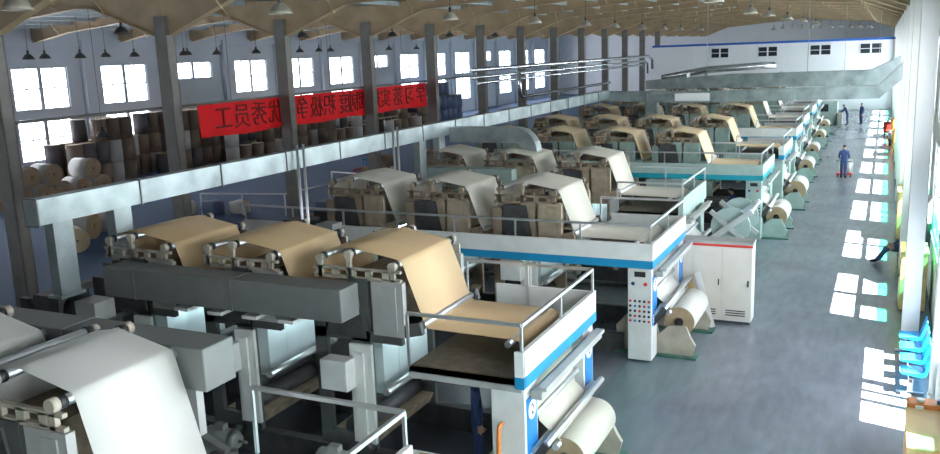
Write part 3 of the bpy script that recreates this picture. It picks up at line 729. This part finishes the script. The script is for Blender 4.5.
# ------------------------------------------------------------------ hanging lamps
def lamp_proto(loc, ztop, label, ms=M_SHADE):
    T = thing('hanging_lamp', loc, label, 'lamp', 'conical factory lamps under the roof')
    o = T.location
    MB().lathe(o, [(.30, 0), (.315, .0), (.27, .09), (.19, .2), (.1, .27), (.07, .29), (0, .29), (0, .285), (.06, .28), (.18, .19), (.26, .08), (.30, .0)], 20).build('shade', ms, T)
    MB().cyl(o+Vector((0, 0, .285)), o+Vector((0, 0, .46)), .055, 10).build('socket', M_SHADED, T)
    MB().lathe(o, [(0, .06), (.04, .07), (.06, .11), (.05, .16), (.03, .19), (.03, .285), (0, .285)], 10).build('bulb', M_SIGNW, T)
    MB().cyl(o+Vector((0, 0, .46)), (o.x, o.y, ztop), .012, 6).build('cable', M_SHADED, T)
    return T
for lab, P, z in (('over the left ends of the machines', [(-14.3, 12.3+.0), (-14.3, 18.84), (-14.3, 28.7), (-14.2, 36.9), (-14.6, 45.4), (-15.4, 53.8), (-15.4, 60.5), (-15.6, 68), (-15.8, 75), (-15.8, 84)], 8.15),
                  ('over the middle of the machines', [(-5.0, 28.6), (-5.7, 42.0), (-5.6, 48.0), (-5.6, 57), (-5.6, 68), (-5.6, 80)], 8.25),
                  ('hanging low over the roll store', [(-33, 29.3), (-33, 38.4), (-33, 48.1), (-33, 57.8)], 3.75),
                  ('over the roll store', [(-26.4, 24.9), (-29, 40), (-28, 48), (-28, 56), (-28, 64)], 8.15),
                  ('in the row before the left windows', [(-39.5, y) for y in (27, 31, 34.2, 38, 42, 45, 49, 54, 58, 63, 67, 72)], 7.45),
                  ('in the rear row before the left windows', [(-42, y) for y in (34, 38.2, 45, 52, 60, 68)], 7.5)):
    pr = None
    for i, (x, y) in enumerate(P):
        dk = x < -25  # lamps towards the left windows: silhouette darkness put into their colour
        l = '%s conical lamp, %s from the near end %s' % ('dark' if dk else 'pale', ordw(i), lab)
        zt = roof_z(x)-.02
        if lab.startswith('over the left') and i == 0: x, y = -15.8, 12.3
        if pr is None: pr = lamp_proto((x, y, z), zt, l, M_SHADED if dk else M_SHADE)
        else: dup(pr, (x, y, z), l)
er = None
for i in range(11):
    x = -12.5+1.05*i
    l = 'small lamp beyond the far partition, %s from the left' % ordw(i)
    if er is None: er = lamp_proto((x, 112, 8.3-.04*i), 9.4, l)
    else: dup(er, (x, 112, 8.45-.035*i), l)

# ------------------------------------------------------------------ paper roll store along the left wall
def roll_proto(name, r, h, wrap):
    b = MB(); n = 24; rings = []
    for rr, z in ((.06, 0), (r, 0), (r, h), (.06, h)):
        rings.append([b.bm.verts.new((rr*math.cos(2*PI*k/n), rr*math.sin(2*PI*k/n), z)) for k in range(n)])
    for i in range(4):
        b.mi = 0 if i == 1 else 1
        for k in range(n):
            f = b._f([rings[i][k], rings[i][(k+1)%n], rings[(i+1)%4][(k+1)%n], rings[(i+1)%4][k]])
            if f: f.smooth = i == 1
    bmesh.ops.recalc_face_normals(b.bm, faces=b.bm.faces)
    me = bpy.data.meshes.new(name); b.bm.to_mesh(me); b.bm.free()
    me.materials.append(wrap); me.materials.append(M_ROLLE)
    return me
RH = 1.3
RM = {'brown': roll_proto('roll', .46, RH, M_ROLLB), 'dark': roll_proto('roll', .46, RH, M_ROLLD), 'bluish': roll_proto('roll', .58, RH, M_ROLLU), 'pale': roll_proto('roll', .46, RH, M_ROLLW), 'lying': roll_proto('roll', .55, RH, M_ROLLW)}
def place_roll(kind, loc, label, group, rot=None):
    o = bpy.data.objects.new('paper_roll', RM[kind]); COL.objects.link(o); o.location = loc
    if rot: o.rotation_euler = rot
    tag(o, label, 'paper roll', group)
LEV = ['on the floor', 'second up', 'third up']
rnd = random.Random(11)
for row, (x, nm) in enumerate(((-43.6, 'back'), (-42.2, 'front'))):
    i = 0; y = 35.0+.3*row
    while y < 86:
        if row == 0: n = 3 if (36.5 < y < 39.3 or y > 41.5) and rnd.random() < .8 else 2
        else:
            n = 2 if rnd.random() < .75 else 1
            if 35 < y < 37.2: n = 2
            if 37.2 < y < 39.2: n = 3
            if y > 60: n = 1 if rnd.random() < .6 else 2
            if 39.2 < y < 43.2: n = 0 if y < 41.5 else 1
            if 43.2 < y < 47: n = 3
        if y > 76: n = max(n, 2)
        for k in range(n):
            kd = 'bluish' if y > 77 else ('brown' if rnd.random() < .6 else ('dark' if rnd.random() < .7 else 'pale'))
            place_roll(kd, (x+rnd.uniform(-.05, .05), y, k*RH), '%s paper roll, %s along the %s row by the left wall, %s' % (kd, ordw(i), nm, LEV[k]), 'upright paper rolls by the left wall')
        i += 1; y += .97 if y < 60 else 1.25
for i in range(22):                                   # a nearer low row behind the banner
    y = 46+1.3*i
    if i in (7, 8, 15): continue
    for k in range(1 if i % 3 else 2):
        place_roll('brown' if i % 4 else 'pale', (-39.8, y, k*RH), 'paper roll, %s along the low third row from the left wall%s' % (ordw(i), '' if k == 0 else ', on top'), 'low row of paper rolls')
for j, (y0, z) in enumerate(((28.2, 0), (29.45, 0), (30.7, 0), (31.95, 0), (33.2, 0), (34.4, 0), (30.1, 1.0), (31.35, 1.0), (33.8, 1.0))):
    place_roll('lying', (-40.6+.1*(j % 3), y0, .55+z*.97), 'pale paper roll lying on its side before the left wall, %s %s' % (ordw(j if z == 0 else j-6), 'along the floor' if z == 0 else 'of those on top'), 'rolls lying on their sides', (0, PI/2, 0))
for j, (x, y) in enumerate(((-30.5, 24.6), (-30.2, 26.0), (-33.5, 27.2))):
    place_roll('lying', (x, y, .55), 'pale paper roll lying near the first column on the left, %s from the near end' % ordw(j), 'rolls lying near the column', (0, PI/2, .3))
T = thing('paper_roll', (-28.2, 23.1, 0), 'kraft paper roll standing on edge between duct legs at the left', 'paper roll')
b, _ = roll_mesh('r', .45, 1.2, None); bmesh.ops.rotate(b.bm, verts=b.bm.verts, cent=(0, 0, 0), matrix=Matrix.Rotation(PI/3, 3, 'Z')); bmesh.ops.translate(b.bm, verts=b.bm.verts, vec=(-28.2, 23.1, .45))
b.build('wound_paper', [M_KRAFTL, M_KRAFTL, M_KRAFTL], T)

# things on the floor between columns and machines
def sack(x, y, w, m, label):
    b = MB()
    bmesh.ops.create_cube(b.bm, size=1)
    bmesh.ops.subdivide_edges(b.bm, edges=b.bm.edges, cuts=3, use_grid_fill=True)
    for v in b.bm.verts:
        p = v.co.normalized()*.5; v.co = v.co*.55+p*.45
        v.co = Vector((v.co.x*w+x, v.co.y*w*.8+y, (v.co.z+.42)*w*.75))
        v.co.z = max(0, v.co.z+.03*math.sin(v.co.x*9+v.co.y*7))
    for f in b.bm.faces: f.smooth = True
    tag(b.build('sack', m), label, 'sack')
sack(-29.4, 30.4, .95, M_PAPER, 'white sack on the blue-grey floor beside the second column')
sack(-28.2, 30.9, .95, M_ROLLU, 'blue sack beside the white one near the second column')
sack(-27.05, 31.4, .9, M_PAPER, 'second white sack, right of the blue one')
def trolley(x, y, m, label):
    T = thing('roll_trolley', (x, y, 0), label, 'trolley')
    MB().box(x-.6, x+.6, y-.9, y+.9, .25, .35).build('bed', m, T)
    MB().box(x-.6, x-.52, y-.9, y-.82, .35, 1.2).box(x-.6, x-.52, y+.82, y+.9, .35, 1.2).box(x-.6, x-.52, y-.9, y+.9, 1.14, 1.22).build('push_frame', m, T)
    for sx in (-.45, .45):
        for sy in (-.7, .7): MB().cyl((x+sx-.05, y+sy, .12), (x+sx+.05, y+sy, .12), .12, 12).box(x+sx-.03, x+sx+.03, y+sy-.03, y+sy+.03, .12, .26).build('wheel', M_BLACK, T)
    b, _ = roll_mesh('r', .5, 1.4, None); bmesh.ops.translate(b.bm, verts=b.bm.verts, vec=(x+.1, y, .86))
    tag(b.build('paper_roll', [M_ORANGE if m is M_ORANGE else M_ROLLB, M_ROLLE, M_ROLLE]), 'paper roll lying on the '+label, 'paper roll')
trolley(-24.9, 47.4, M_ORANGE, 'orange trolley behind the column row')
trolley(-24.4, 39.0, M_RED, 'red trolley behind the column row')
trolley(-26.5, 43.2, M_CYAN, 'blue trolley behind the column row')
T = thing('floor_barrier', (-27.5, 34, 0), 'low grey pipe barrier round the floor area past the second column', 'barrier')
bars = [(-28.6, 30.6), (-24.4, 31.4), (-23.9, 37.8), (-26.6, 38.4)]
rb = MB()
for p, q in zip(bars, bars[1:]): rb.bar((p[0], p[1], 1.0), (q[0], q[1], 1.0), .06, .06)
rl = rb.build('rail', M_ALU, T)
for p in bars+[(-26.5, 31.0), (-24.15, 34.6)]: MB().box(p[0]-.03, p[0]+.03, p[1]-.03, p[1]+.03, 0, 1.0).build('post', M_ALU, T)
for i, (x, y, w, h, m, lab) in enumerate(((-19.6, 18.6, 1.5, 1.5, M_KRAFT, 'brown carton pallet beside the second column behind the kraft webs'), (-20.2, 24.5, 1.6, 1.1, M_WHITE, 'white packed pallet left of the cream paper machine'), (-20.0, 29.0, 1.4, 1.3, M_ROLLU, 'blue packed pallet left of the machines'),
                                          (-19.8, 33.5, 1.3, 1.2, M_ORANGE, 'orange packed pallet left of the machines'), (-20.5, 37.5, 1.5, 1.2, M_LGREY, 'grey packed pallet left of the machines'))):
    T = thing('pallet', (x, y, 0), lab, 'pallet')
    pb = MB()
    for dx in (-.45, 0, .45): pb.box(x+dx*w-.06, x+dx*w+.06, y-.6, y+.6, 0, .1)
    pb.box(x-.5*w-.06, x+.5*w+.06, y-.6, y+.6, .1, .14); pb.build('pallet_base', M_WOOD, T)
    MB().box(x-.48*w, x+.48*w, y-.55, y+.55, .14, h).build('load', m, T, bevel=.06)

# ------------------------------------------------------------------ along the aisle
T = thing('electrical_cabinet', (-3.85, 22.2, 0), 'white three door electrical cabinet with a red line, facing the viewer', 'cabinet')
MB().box(-4.93, -2.76, 21.78, 22.32, .08, 2.1).build('body', M_BEIGE if False else M_WHITE, T)
MB().box(-4.9, -2.8, 21.82, 22.28, 0, .08).build('plinth', M_DARK, T)
MB().box(-4.95, -2.74, 21.75, 22.35, 2.06, 2.12).build('top', M_LGREY, T)
MB().box(-4.94, -2.75, 21.755, 21.78, 2.0, 2.06).build('red_line', M_RED, T, label='red line under the top')
for k in range(3):
    x0 = -4.92+.72*k
    d = MB().box(x0+.01, x0+.71, 21.765, 21.785, .12, 1.99).build('door', mat('cabinet_door', (.66, .62, .55), .45, 0, .04), T)
    MB().box(x0+.62, x0+.65, 21.745, 21.765, 1.0, 1.16).build('handle', M_BLACK, d)
    for j in range(3): MB().box(x0+.1, x0+.58, 21.758, 21.768, .22+.06*j, .25+.06*j).build('vent', M_DARK, d)
for a, b_, lab in (((-3.95, 21.4, 0), (-4.3, 21.68, 1.2), 'short pale plank leaning on the electrical cabinet, left of the other'), ((-3.62, 21.35, 0), (-4.08, 21.66, 1.32), 'pale plank leaning on the electrical cabinet beside the white roll')):
    tag(MB().bar(a, b_, .14, .03, (0, -1, .2)).build('plank', M_WHITE if 'beside' in lab else M_WOOD), lab, 'plank')
T = thing('splicing_arms', (-3.9, 25.3, 0), 'crossed steel roll arms behind the electrical cabinet', 'roll arms')
for y, m in ((24.9, M_ALU), (26.6, M_ALU)):
    MB().bar((-4.55, y, 1.3), (-3.2, y, 2.35), .1, .16).bar((-4.35, y+.03, 2.3), (-3.25, y+.03, 1.35), .1, .12).build('arm', m, T)
    MB().cyl((-3.8, y+.1, 1.85), (-3.8, y+.2, 1.85), .55, 24).build('arm_disc', M_SEA, T)
    MB().box(-3.95, -3.65, y+.06, y+.24, 0, 1.5).build('stand', M_SEA, T)
MB().cyl((-3.8, 24.9, 1.85), (-3.8, 26.8, 1.85), .09, 12).build('axle', M_SIGN, T)
MB().cyl((-3.25, 24.9, 2.3), (-3.25, 26.7, 2.3), .05, 12).build('core_shaft', M_ALU, T)
T = thing('desk', (-6, 11.0, 0), 'white topped desk at the foot of the number 2 machine', 'desk')
MB().box(-6.45, -5.62, 10.35, 11.0, .84, .9).build('top', M_SIGNW, T)
MB().box(-6.4, -5.66, 10.4, 10.96, 0, .84).build('body', M_WHITE, T)
tag(MB().box(-6.25, -6.0, 10.78, 10.9, .9, .93).build('notepad', M_YELL), 'yellow notepad on the white desk', 'notepad')

T = thing('seat_row', (.75, 19.6, 0), 'row of four bright blue plastic seats against the right wall', 'bench')
MB().box(.72, .78, 18.2, 21.2, .3, .36).build('seat_beam', M_BLACK, T)
for y in (18.4, 21.0): MB().box(.7, .8, y-.03, y+.03, 0, .3).box(.5, 1.0, y-.03, y+.03, 0, .04).build('leg', M_ALU, T)
for k in range(4):
    y = 18.5+.78*k
    MB().prism_y([(.55, .45), (.6, .42), (.95, .38), (1.02, .42), (1.12, .85), (1.09, .87), (.98, .47), (.6, .47)], y-.22, y+.22).build('seat', M_CYAN, T, bevel=.012)
for x, y, r, lab in ((1.12, 17.95, .07, 'white wall pipe nearest the blue seats'), (1.22, 17.4, .085, 'thicker cream wall pipe in front of the other')):
    T = thing('wall_pipe', (x, y, 0), lab, 'pipe')
    MB().cyl((x, y, 0), (x, y, 9.0), r, 14).build('pipe_run', M_WHITE, T)
    for z in (.08, 3.2, 6.2): MB().cyl((x, y, z), (x, y, z+.16), r*1.25, 14).box(x, XR, y-.03, y+.03, z+.04, z+.1).build('collar', M_WHITE, T)
for y0, y1, h, m, lab in ((24.2, 25.4, 1.6, M_YELL, 'yellow wooden locker by the right wall, nearest of the lockers'), (33.0, 34.6, 1.75, M_YELL, 'yellow wooden locker by the right wall, beyond the seated person'), (57, 59, 1.7, M_ORANGE, 'orange board cupboard far along the right wall')):
    T = thing('locker', (.9, (y0+y1)/2, 0), lab, 'locker')
    MB().box(.6, 1.2, y0, y1, .06, h-.04).build('body', M_WOOD if m is M_YELL else m, T)
    MB().box(.58, 1.22, y0-.02, y1+.02, h-.04, h).build('top', m, T)
    MB().box(.63, 1.17, y0+.03, y1-.03, 0, .06).build('plinth', M_DARK, T)
    for k in range(2):
        d = MB().box(.582, .6, y0+.02+k*(y1-y0)/2, y0+(k+1)*(y1-y0)/2-.02, .1, h-.08).build('door', m, T)
        MB().box(.565, .582, y0+(y1-y0)/2-.08+.14*k, y0+(y1-y0)/2-.05+.14*k, .8, .95).build('handle', M_BLACK, d)
T = thing('orange_workbench', (.95, 14.9, 0), 'orange cabinet with a tan front in the lower right corner', 'cabinet')
MB().box(.6, 1.3, 15.25, 15.6, 0, 1.02).build('back_unit', M_ORANGE, T, bevel=.03)
MB().box(.58, 1.3, 13.7, 15.23, 0, .93).build('body', M_TAN, T, bevel=.02)
MB().box(.57, 1.3, 13.68, 15.24, .93, .955).build('top', M_TAN, T)
MB().box(.72, .84, 15.2, 15.26, .955, 1.0).box(.72, .84, 15.235, 15.25, .955, .98).build('switch_plate', M_SIGNW, T)
MB().cyl((1.1, 15.4, 1.02), (1.1, 15.4, 1.08), .06, 14).build('dial', M_SIGN, T); MB().cyl((.8, 15.4, 1.02), (.8, 15.4, 1.07), .06, 14).build('dial', M_SIGNW, T)
sb = MB()
sb.prism_x([(26.6, 1.9), (27.1, 2.6), (27.9, 2.5), (27.9, 0), (27.3, 0)], 1.24, XR-.003)
tag(sb.build('grey_sheet', M_DARK), 'dark grey sheet fixed to the right wall behind the blue seats', 'sheet')
T = thing('hand_cart', (-1.7, 48.3, 0), 'small red hand cart carrying a white bucket, before the walking person', 'cart')
MB().box(-2.1, -1.3, 48.0, 48.7, .14, .2).build('bed', M_RED, T)
MB().box(-2.08, -2.03, 48.0, 48.05, .2, .9).box(-1.37, -1.32, 48.0, 48.05, .2, .9).box(-2.08, -1.32, 48.0, 48.05, .86, .91).build('handle', M_ALU, T)
for x in (-2.0, -1.4):
    for y in (48.1, 48.6): MB().cyl((x-.03, y, .08), (x+.03, y, .08), .08, 12).build('wheel', M_BLACK, T)
tag(MB().lathe((-1.55, 48.4, .2), [(0, 0), (.2, 0), (.25, .5), (.235, .5), (.19, .03), (0, .03)], 18).build('bucket', M_SIGNW), 'white bucket on the red hand cart', 'bucket')
# far right wall: scooter, gas bottles, red cart
T = thing('scooter', (.45, 63.40, 0), 'dark parked scooter far along the right wall', 'scooter')
for y in (62.80, 64.10): MB().cyl((.38, y, .25), (.48, y, .25), .25, 18).build('wheel', M_BLACK, T)
MB().prism_x([(62.85, .25), (63.20, .45), (63.65, .4), (64.10, .3), (64.20, .75), (63.65, .8), (63.30, .55), (62.90, .9), (62.80, .9)], .33, .53).build('body', M_DARK, T, bevel=.03)
MB().box(.32, .54, 63.65, 64.30, .8, .88).build('seat', M_BLACK, T)
MB().bar((.15, 62.85, 1.02), (.71, 62.85, 1.02), .04, .04).bar((.43, 62.85, .6), (.43, 62.85, 1.02), .05, .05).build('handlebar', M_ALU, T)
for i, (x, y, m, lab) in enumerate(((.65, 66.0, M_ORANGE, 'orange gas bottle far along the right wall, nearer of the pair'), (.65, 66.6, M_RED, 'red gas bottle far along the right wall, behind the orange one'))):
    T = thing('gas_bottle', (x, y, 0), lab, 'gas bottle')
    MB().lathe((x, y, 0), [(0, 0), (.2, 0), (.21, .03), (.21, 1.3), (.17, 1.42), (.06, 1.5), (.05, 1.58), (0, 1.58)], 18).build('cylinder_body', m, T)
    MB().cyl((x, y, 1.58), (x, y, 1.68), .03, 8).build('valve', M_ALU, T)
T = thing('tool_cart', (.3, 70, 0), 'red tool cart standing in the aisle by the far right wall', 'cart')
MB().box(.0, .7, 69.4, 70.6, .2, .95).build('body', M_RED, T, bevel=.02)
MB().box(-.03, .73, 69.37, 70.63, .95, 1.0).build('top', M_DARK, T)
for x in (.1, .6):
    for y in (69.5, 70.5): MB().cyl((x-.04, y, .1), (x+.04, y, .1), .1, 12).box(x-.02, x+.02, y-.02, y+.02, .1, .22).build('wheel', M_BLACK, T)
T = thing('slitting_machine', (-4.2, 78, 0), 'grey-green machine the two far persons stand beside', 'machine')
MB().box(-5.4, -3.5, 78.0, 79.6, 0, 1.9).build('body', M_SEA, T, bevel=.04)
MB().box(-5.0, -4.2, 77.96, 78.02, 1.1, 1.7).build('window', M_DGLASS, T)
MB().box(-3.5, -3.1, 77.6, 78.9, .0, .95).build('control_desk', M_LGREY, T, bevel=.03)

# ------------------------------------------------------------------ people
def person(loc, rz, label, pose='stand', h=1.72):
    up = {}
    J = {'pel': (0, 0, .95), 'sp': (0, .01, 1.12), 'ch': (0, 0, 1.30), 'nb': (0, -.01, 1.45), 'nk': (0, .0, 1.52), 'hl': (0, .025, 1.58), 'hm': (0, .025, 1.645), 'ht': (0, .01, 1.70)}
    for s, k in ((-1, 'l'), (1, 'r')):
        J.update({k+'sh': (s*.185, -.01, 1.40), k+'el': (s*.25, -.05, 1.13), k+'wr': (s*.26, .05, .90), k+'pa': (s*.255, .075, .83),
                  k+'hi': (s*.095, 0, .90), k+'kn': (s*.105, .02, .49), k+'an': (s*.105, -.02, .09), k+'to': (s*.125, .15, .035)})
    if pose == 'walk':
        J.update({'lkn': (-.1, .12, .5), 'lan': (-.1, .06, .10), 'lto': (-.11, .22, .04), 'ran': (.1, -.16, .12), 'rkn': (.1, .0, .5), 'rto': (.11, -.0, .04),
                  'lel': (-.25, .06, 1.14), 'lwr': (-.2, .27, 1.02), 'lpa': (-.19, .34, 1.0), 'rel': (.25, .06, 1.14), 'rwr': (.2, .27, 1.02), 'rpa': (.19, .34, 1.0)})
    if pose == 'lean':
        for k in ('sp', 'ch', 'nb', 'nk', 'hl', 'hm', 'ht', 'lsh', 'rsh'):
            x, y, z = J[k]; d = z-.95; J[k] = (x, y+d*.42, .95+d*.9)
        for s, k in ((-1, 'l'), (1, 'r')): J.update({k+'el': (s*.23, .38, 1.12), k+'wr': (s*.17, .58, 1.05), k+'pa': (s*.16, .65, 1.04)})
    if pose == 'sit':
        for k in J: x, y, z = J[k]; J[k] = (x, y, z-.42)
        for s, k in ((-1, 'l'), (1, 'r')):
            J.update({k+'hi': (s*.1, .04, .50), k+'kn': (s*.13, .47, .50), k+'an': (s*.12, .78 if s < 0 else .66, .10), k+'to': (s*.13, .95 if s < 0 else .83, .10 if s < 0 else .04),
                      k+'el': (s*.26, .06, .72), k+'wr': (s*.16, .28, .60), k+'pa': (s*.14, .35, .58)})
    R = {'pel': (.165, .115), 'sp': (.15, .105), 'ch': (.18, .12), 'nb': (.10, .08), 'nk': (.055, .055), 'hl': (.066, .075), 'hm': (.078, .095), 'ht': (.055, .065)}
    for k in 'lr':
        R.update({k+'sh': (.075, .075), k+'el': (.05, .05), k+'wr': (.033, .033), k+'pa': (.042, .022), k+'hi': (.105, .105), k+'kn': (.082, .082), k+'an': (.062, .066), k+'to': (.05, .04)})
    E = [('pel','sp'),('sp','ch'),('ch','nb'),('nb','nk'),('nk','hl'),('hl','hm'),('hm','ht')]
    for k in 'lr': E += [('ch',k+'sh'),(k+'sh',k+'el'),(k+'el',k+'wr'),(k+'wr',k+'pa'),('pel',k+'hi'),(k+'hi',k+'kn'),(k+'kn',k+'an'),(k+'an',k+'to')]
    names = list(J); V = [Vector(J[n]) for n in names]; RR = [R[n] for n in names]; ED = [(names.index(a), names.index(b)) for a, b in E]
    roots = [names.index('pel')]; lab = list(names)
    for k in 'lr':                                     # five fingers on each hand, each its own chain rooted in the palm
        w = Vector(J[k+'wr']); p = Vector(J[k+'pa']); d = (p-w).normalized(); s = -1 if k == 'l' else 1
        side = d.cross(Vector((s, 0, 0))).normalized(); nrm = side.cross(d).normalized()*-s
        for j, (o, L) in enumerate(((-.028, .075), (-.009, .085), (.010, .08), (.028, .062))):
            i0 = len(V)
            V += [p+side*o-d*.01, p+side*o+d*L*.55, p+side*o*1.05+d*L*.95+Vector((-s*.02, 0, 0))]; RR += [(.0095, .0095)]*2+[(.008, .008)]
            ED += [(i0, i0+1), (i0+1, i0+2)]; roots.append(i0); lab += [k+'pa']*3
        i0 = len(V); V += [p-d*.02-side*.025, p+d*.02-side*.06, p+d*.05-side*.07]; RR += [(.011, .011), (.010, .010), (.009, .009)]; ED += [(i0, i0+1), (i0+1, i0+2)]; roots.append(i0); lab += [k+'pa']*3
    sc = h/1.74
    me = bpy.data.meshes.new('sk'); me.from_pydata([v*sc for v in V], ED, []); 
    o = bpy.data.objects.new('sk', me); COL.objects.link(o)
    md = o.modifiers.new('s', 'SKIN'); md.use_smooth_shade = True
    for i, r in enumerate(RR):
        sv = me.skin_vertices[0].data[i]; sv.radius = (r[0]*sc, r[1]*sc); sv.use_root = i in roots
    sd = o.modifiers.new('d', 'SUBSURF'); sd.levels = 2; sd.render_levels = 2
    bpy.context.view_layer.update()
    m2 = bpy.data.meshes.new_from_object(o.evaluated_get(bpy.context.evaluated_depsgraph_get()))
    bpy.data.objects.remove(o)
    m2.materials.clear()
    for q in (M_CLOTH, M_SKIN, M_SHOE): m2.materials.append(q)
    segs = [(Vector(V[a])*sc, Vector(V[b])*sc, lab[a], lab[b]) for a, b in ED]
    for f in m2.polygons:
        c = f.center; best = None
        for a, b, la, lb in segs:
            ab = b-a; t = max(0, min(1, (c-a).dot(ab)/ab.length_squared)); dd = (c-a-ab*t).length
            if best is None or dd < best[0]: best = (dd, t, la, lb)
        _, t, la, lb = best
        k = 0
        if lb in ('nk', 'hl', 'hm', 'ht') and not (lb == 'nk' and t < .5): k = 1
        if lb[1:] == 'pa' or la[1:] == 'pa' or (lb[1:] == 'pa'): k = 1
        if lb[1:] == 'to' or (lb[1:] == 'an' and t > .9): k = 2
        f.material_index = k; f.use_smooth = True
    body = bpy.data.objects.new('person', m2); COL.objects.link(body)
    body.location = loc; body.rotation_euler = (0, 0, rz)
    tag(body, label, 'person')
    hm, ht, hl = Vector(J['hm'])*sc, Vector(J['ht'])*sc, Vector(J['hl'])*sc
    def child(b, name, m):
        bmesh.ops.recalc_face_normals(b.bm, faces=b.bm.faces)
        x = bpy.data.meshes.new(name); b.bm.to_mesh(x); b.bm.free(); x.materials.append(m)
        q = bpy.data.objects.new(name, x); COL.objects.link(q); q.parent = body
    b = MB(); bmesh.ops.create_uvsphere(b.bm, u_segments=16, v_segments=10, radius=.1)
    for v in list(b.bm.verts):
        if v.co.z < -.03 or (v.co.y > .03 and v.co.z < .045): v.co = v.co*.72
    for v in b.bm.verts: v.co = Vector((v.co.x*.84, v.co.y*1.02-.008, v.co.z*.98))+hm+Vector((0, 0, .012))
    for f in b.bm.faces: f.smooth = True
    child(b, 'hair', M_HAIR)
    fy = hm.y+.088
    child(MB().prism_x([(fy-.01, hm.z+.01), (fy+.022, hm.z-.028), (fy-.01, hm.z-.035)], -.012, .012), 'nose', M_SKIN)
    for s in (-1, 1):
        child(MB().cyl((s*.03, fy-.012, hm.z+.012), (s*.03, fy+.0, hm.z+.012), .009, 8), 'eye', M_SHADED)
        child(MB().box(s*.078-.008, s*.078+.008, hm.y-.02, hm.y+.015, hm.z-.035, hm.z+.02), 'ear', M_SKIN)
    child(MB().box(-.022, .022, fy-.014, fy-.002, hm.z-.062, hm.z-.054), 'mouth', M_INK)
    b = MB()
    child(MB().cyl((J['nb'][0], J['nb'][1]*sc, J['nb'][2]*sc+.005), (J['nk'][0], J['nk'][1]*sc, J['nk'][2]*sc-.01), .085, 14, .068), 'collar', M_CLOTH)
    return body
person((-1.72, 47.62, 0), 0, 'person in blue workwear walking away down the aisle behind a red cart', 'walk', 1.71)
person((-1.68, 78.4, 0), PI*.65, 'person in blue workwear standing at the far end of the aisle', 'stand', 1.75)
person((-2.72, 77.95, 0), PI*.55, 'person in blue workwear bending over the control desk of the far machine', 'lean', 1.74)
person((-5.98, 12.4, 0), -PI*.35, 'person in dark blue clothes in shadow behind the number 2 pillar', 'stand', 1.72)
person((-4.75, 33.2, 0), PI*.6, 'person in blue behind the button panel pillar of the sea-green machine', 'lean', 1.72)
person((.76, 29.55, 0), PI*.52, 'person in dark blue sitting by the right wall with legs stretched out', 'sit', 1.74)
T = thing('stool', (.8, 29.55, 0), 'grey stool the person by the right wall sits on', 'stool')
MB().box(.58, 1.03, 29.3, 29.8, .34, .39).build('seat', M_LGREY, T, bevel=.01)
for x in (.62, .99):
    for y in (29.34, 29.76): MB().box(x-.02, x+.02, y-.02, y+.02, 0, .34).build('leg', M_LGREY, T)
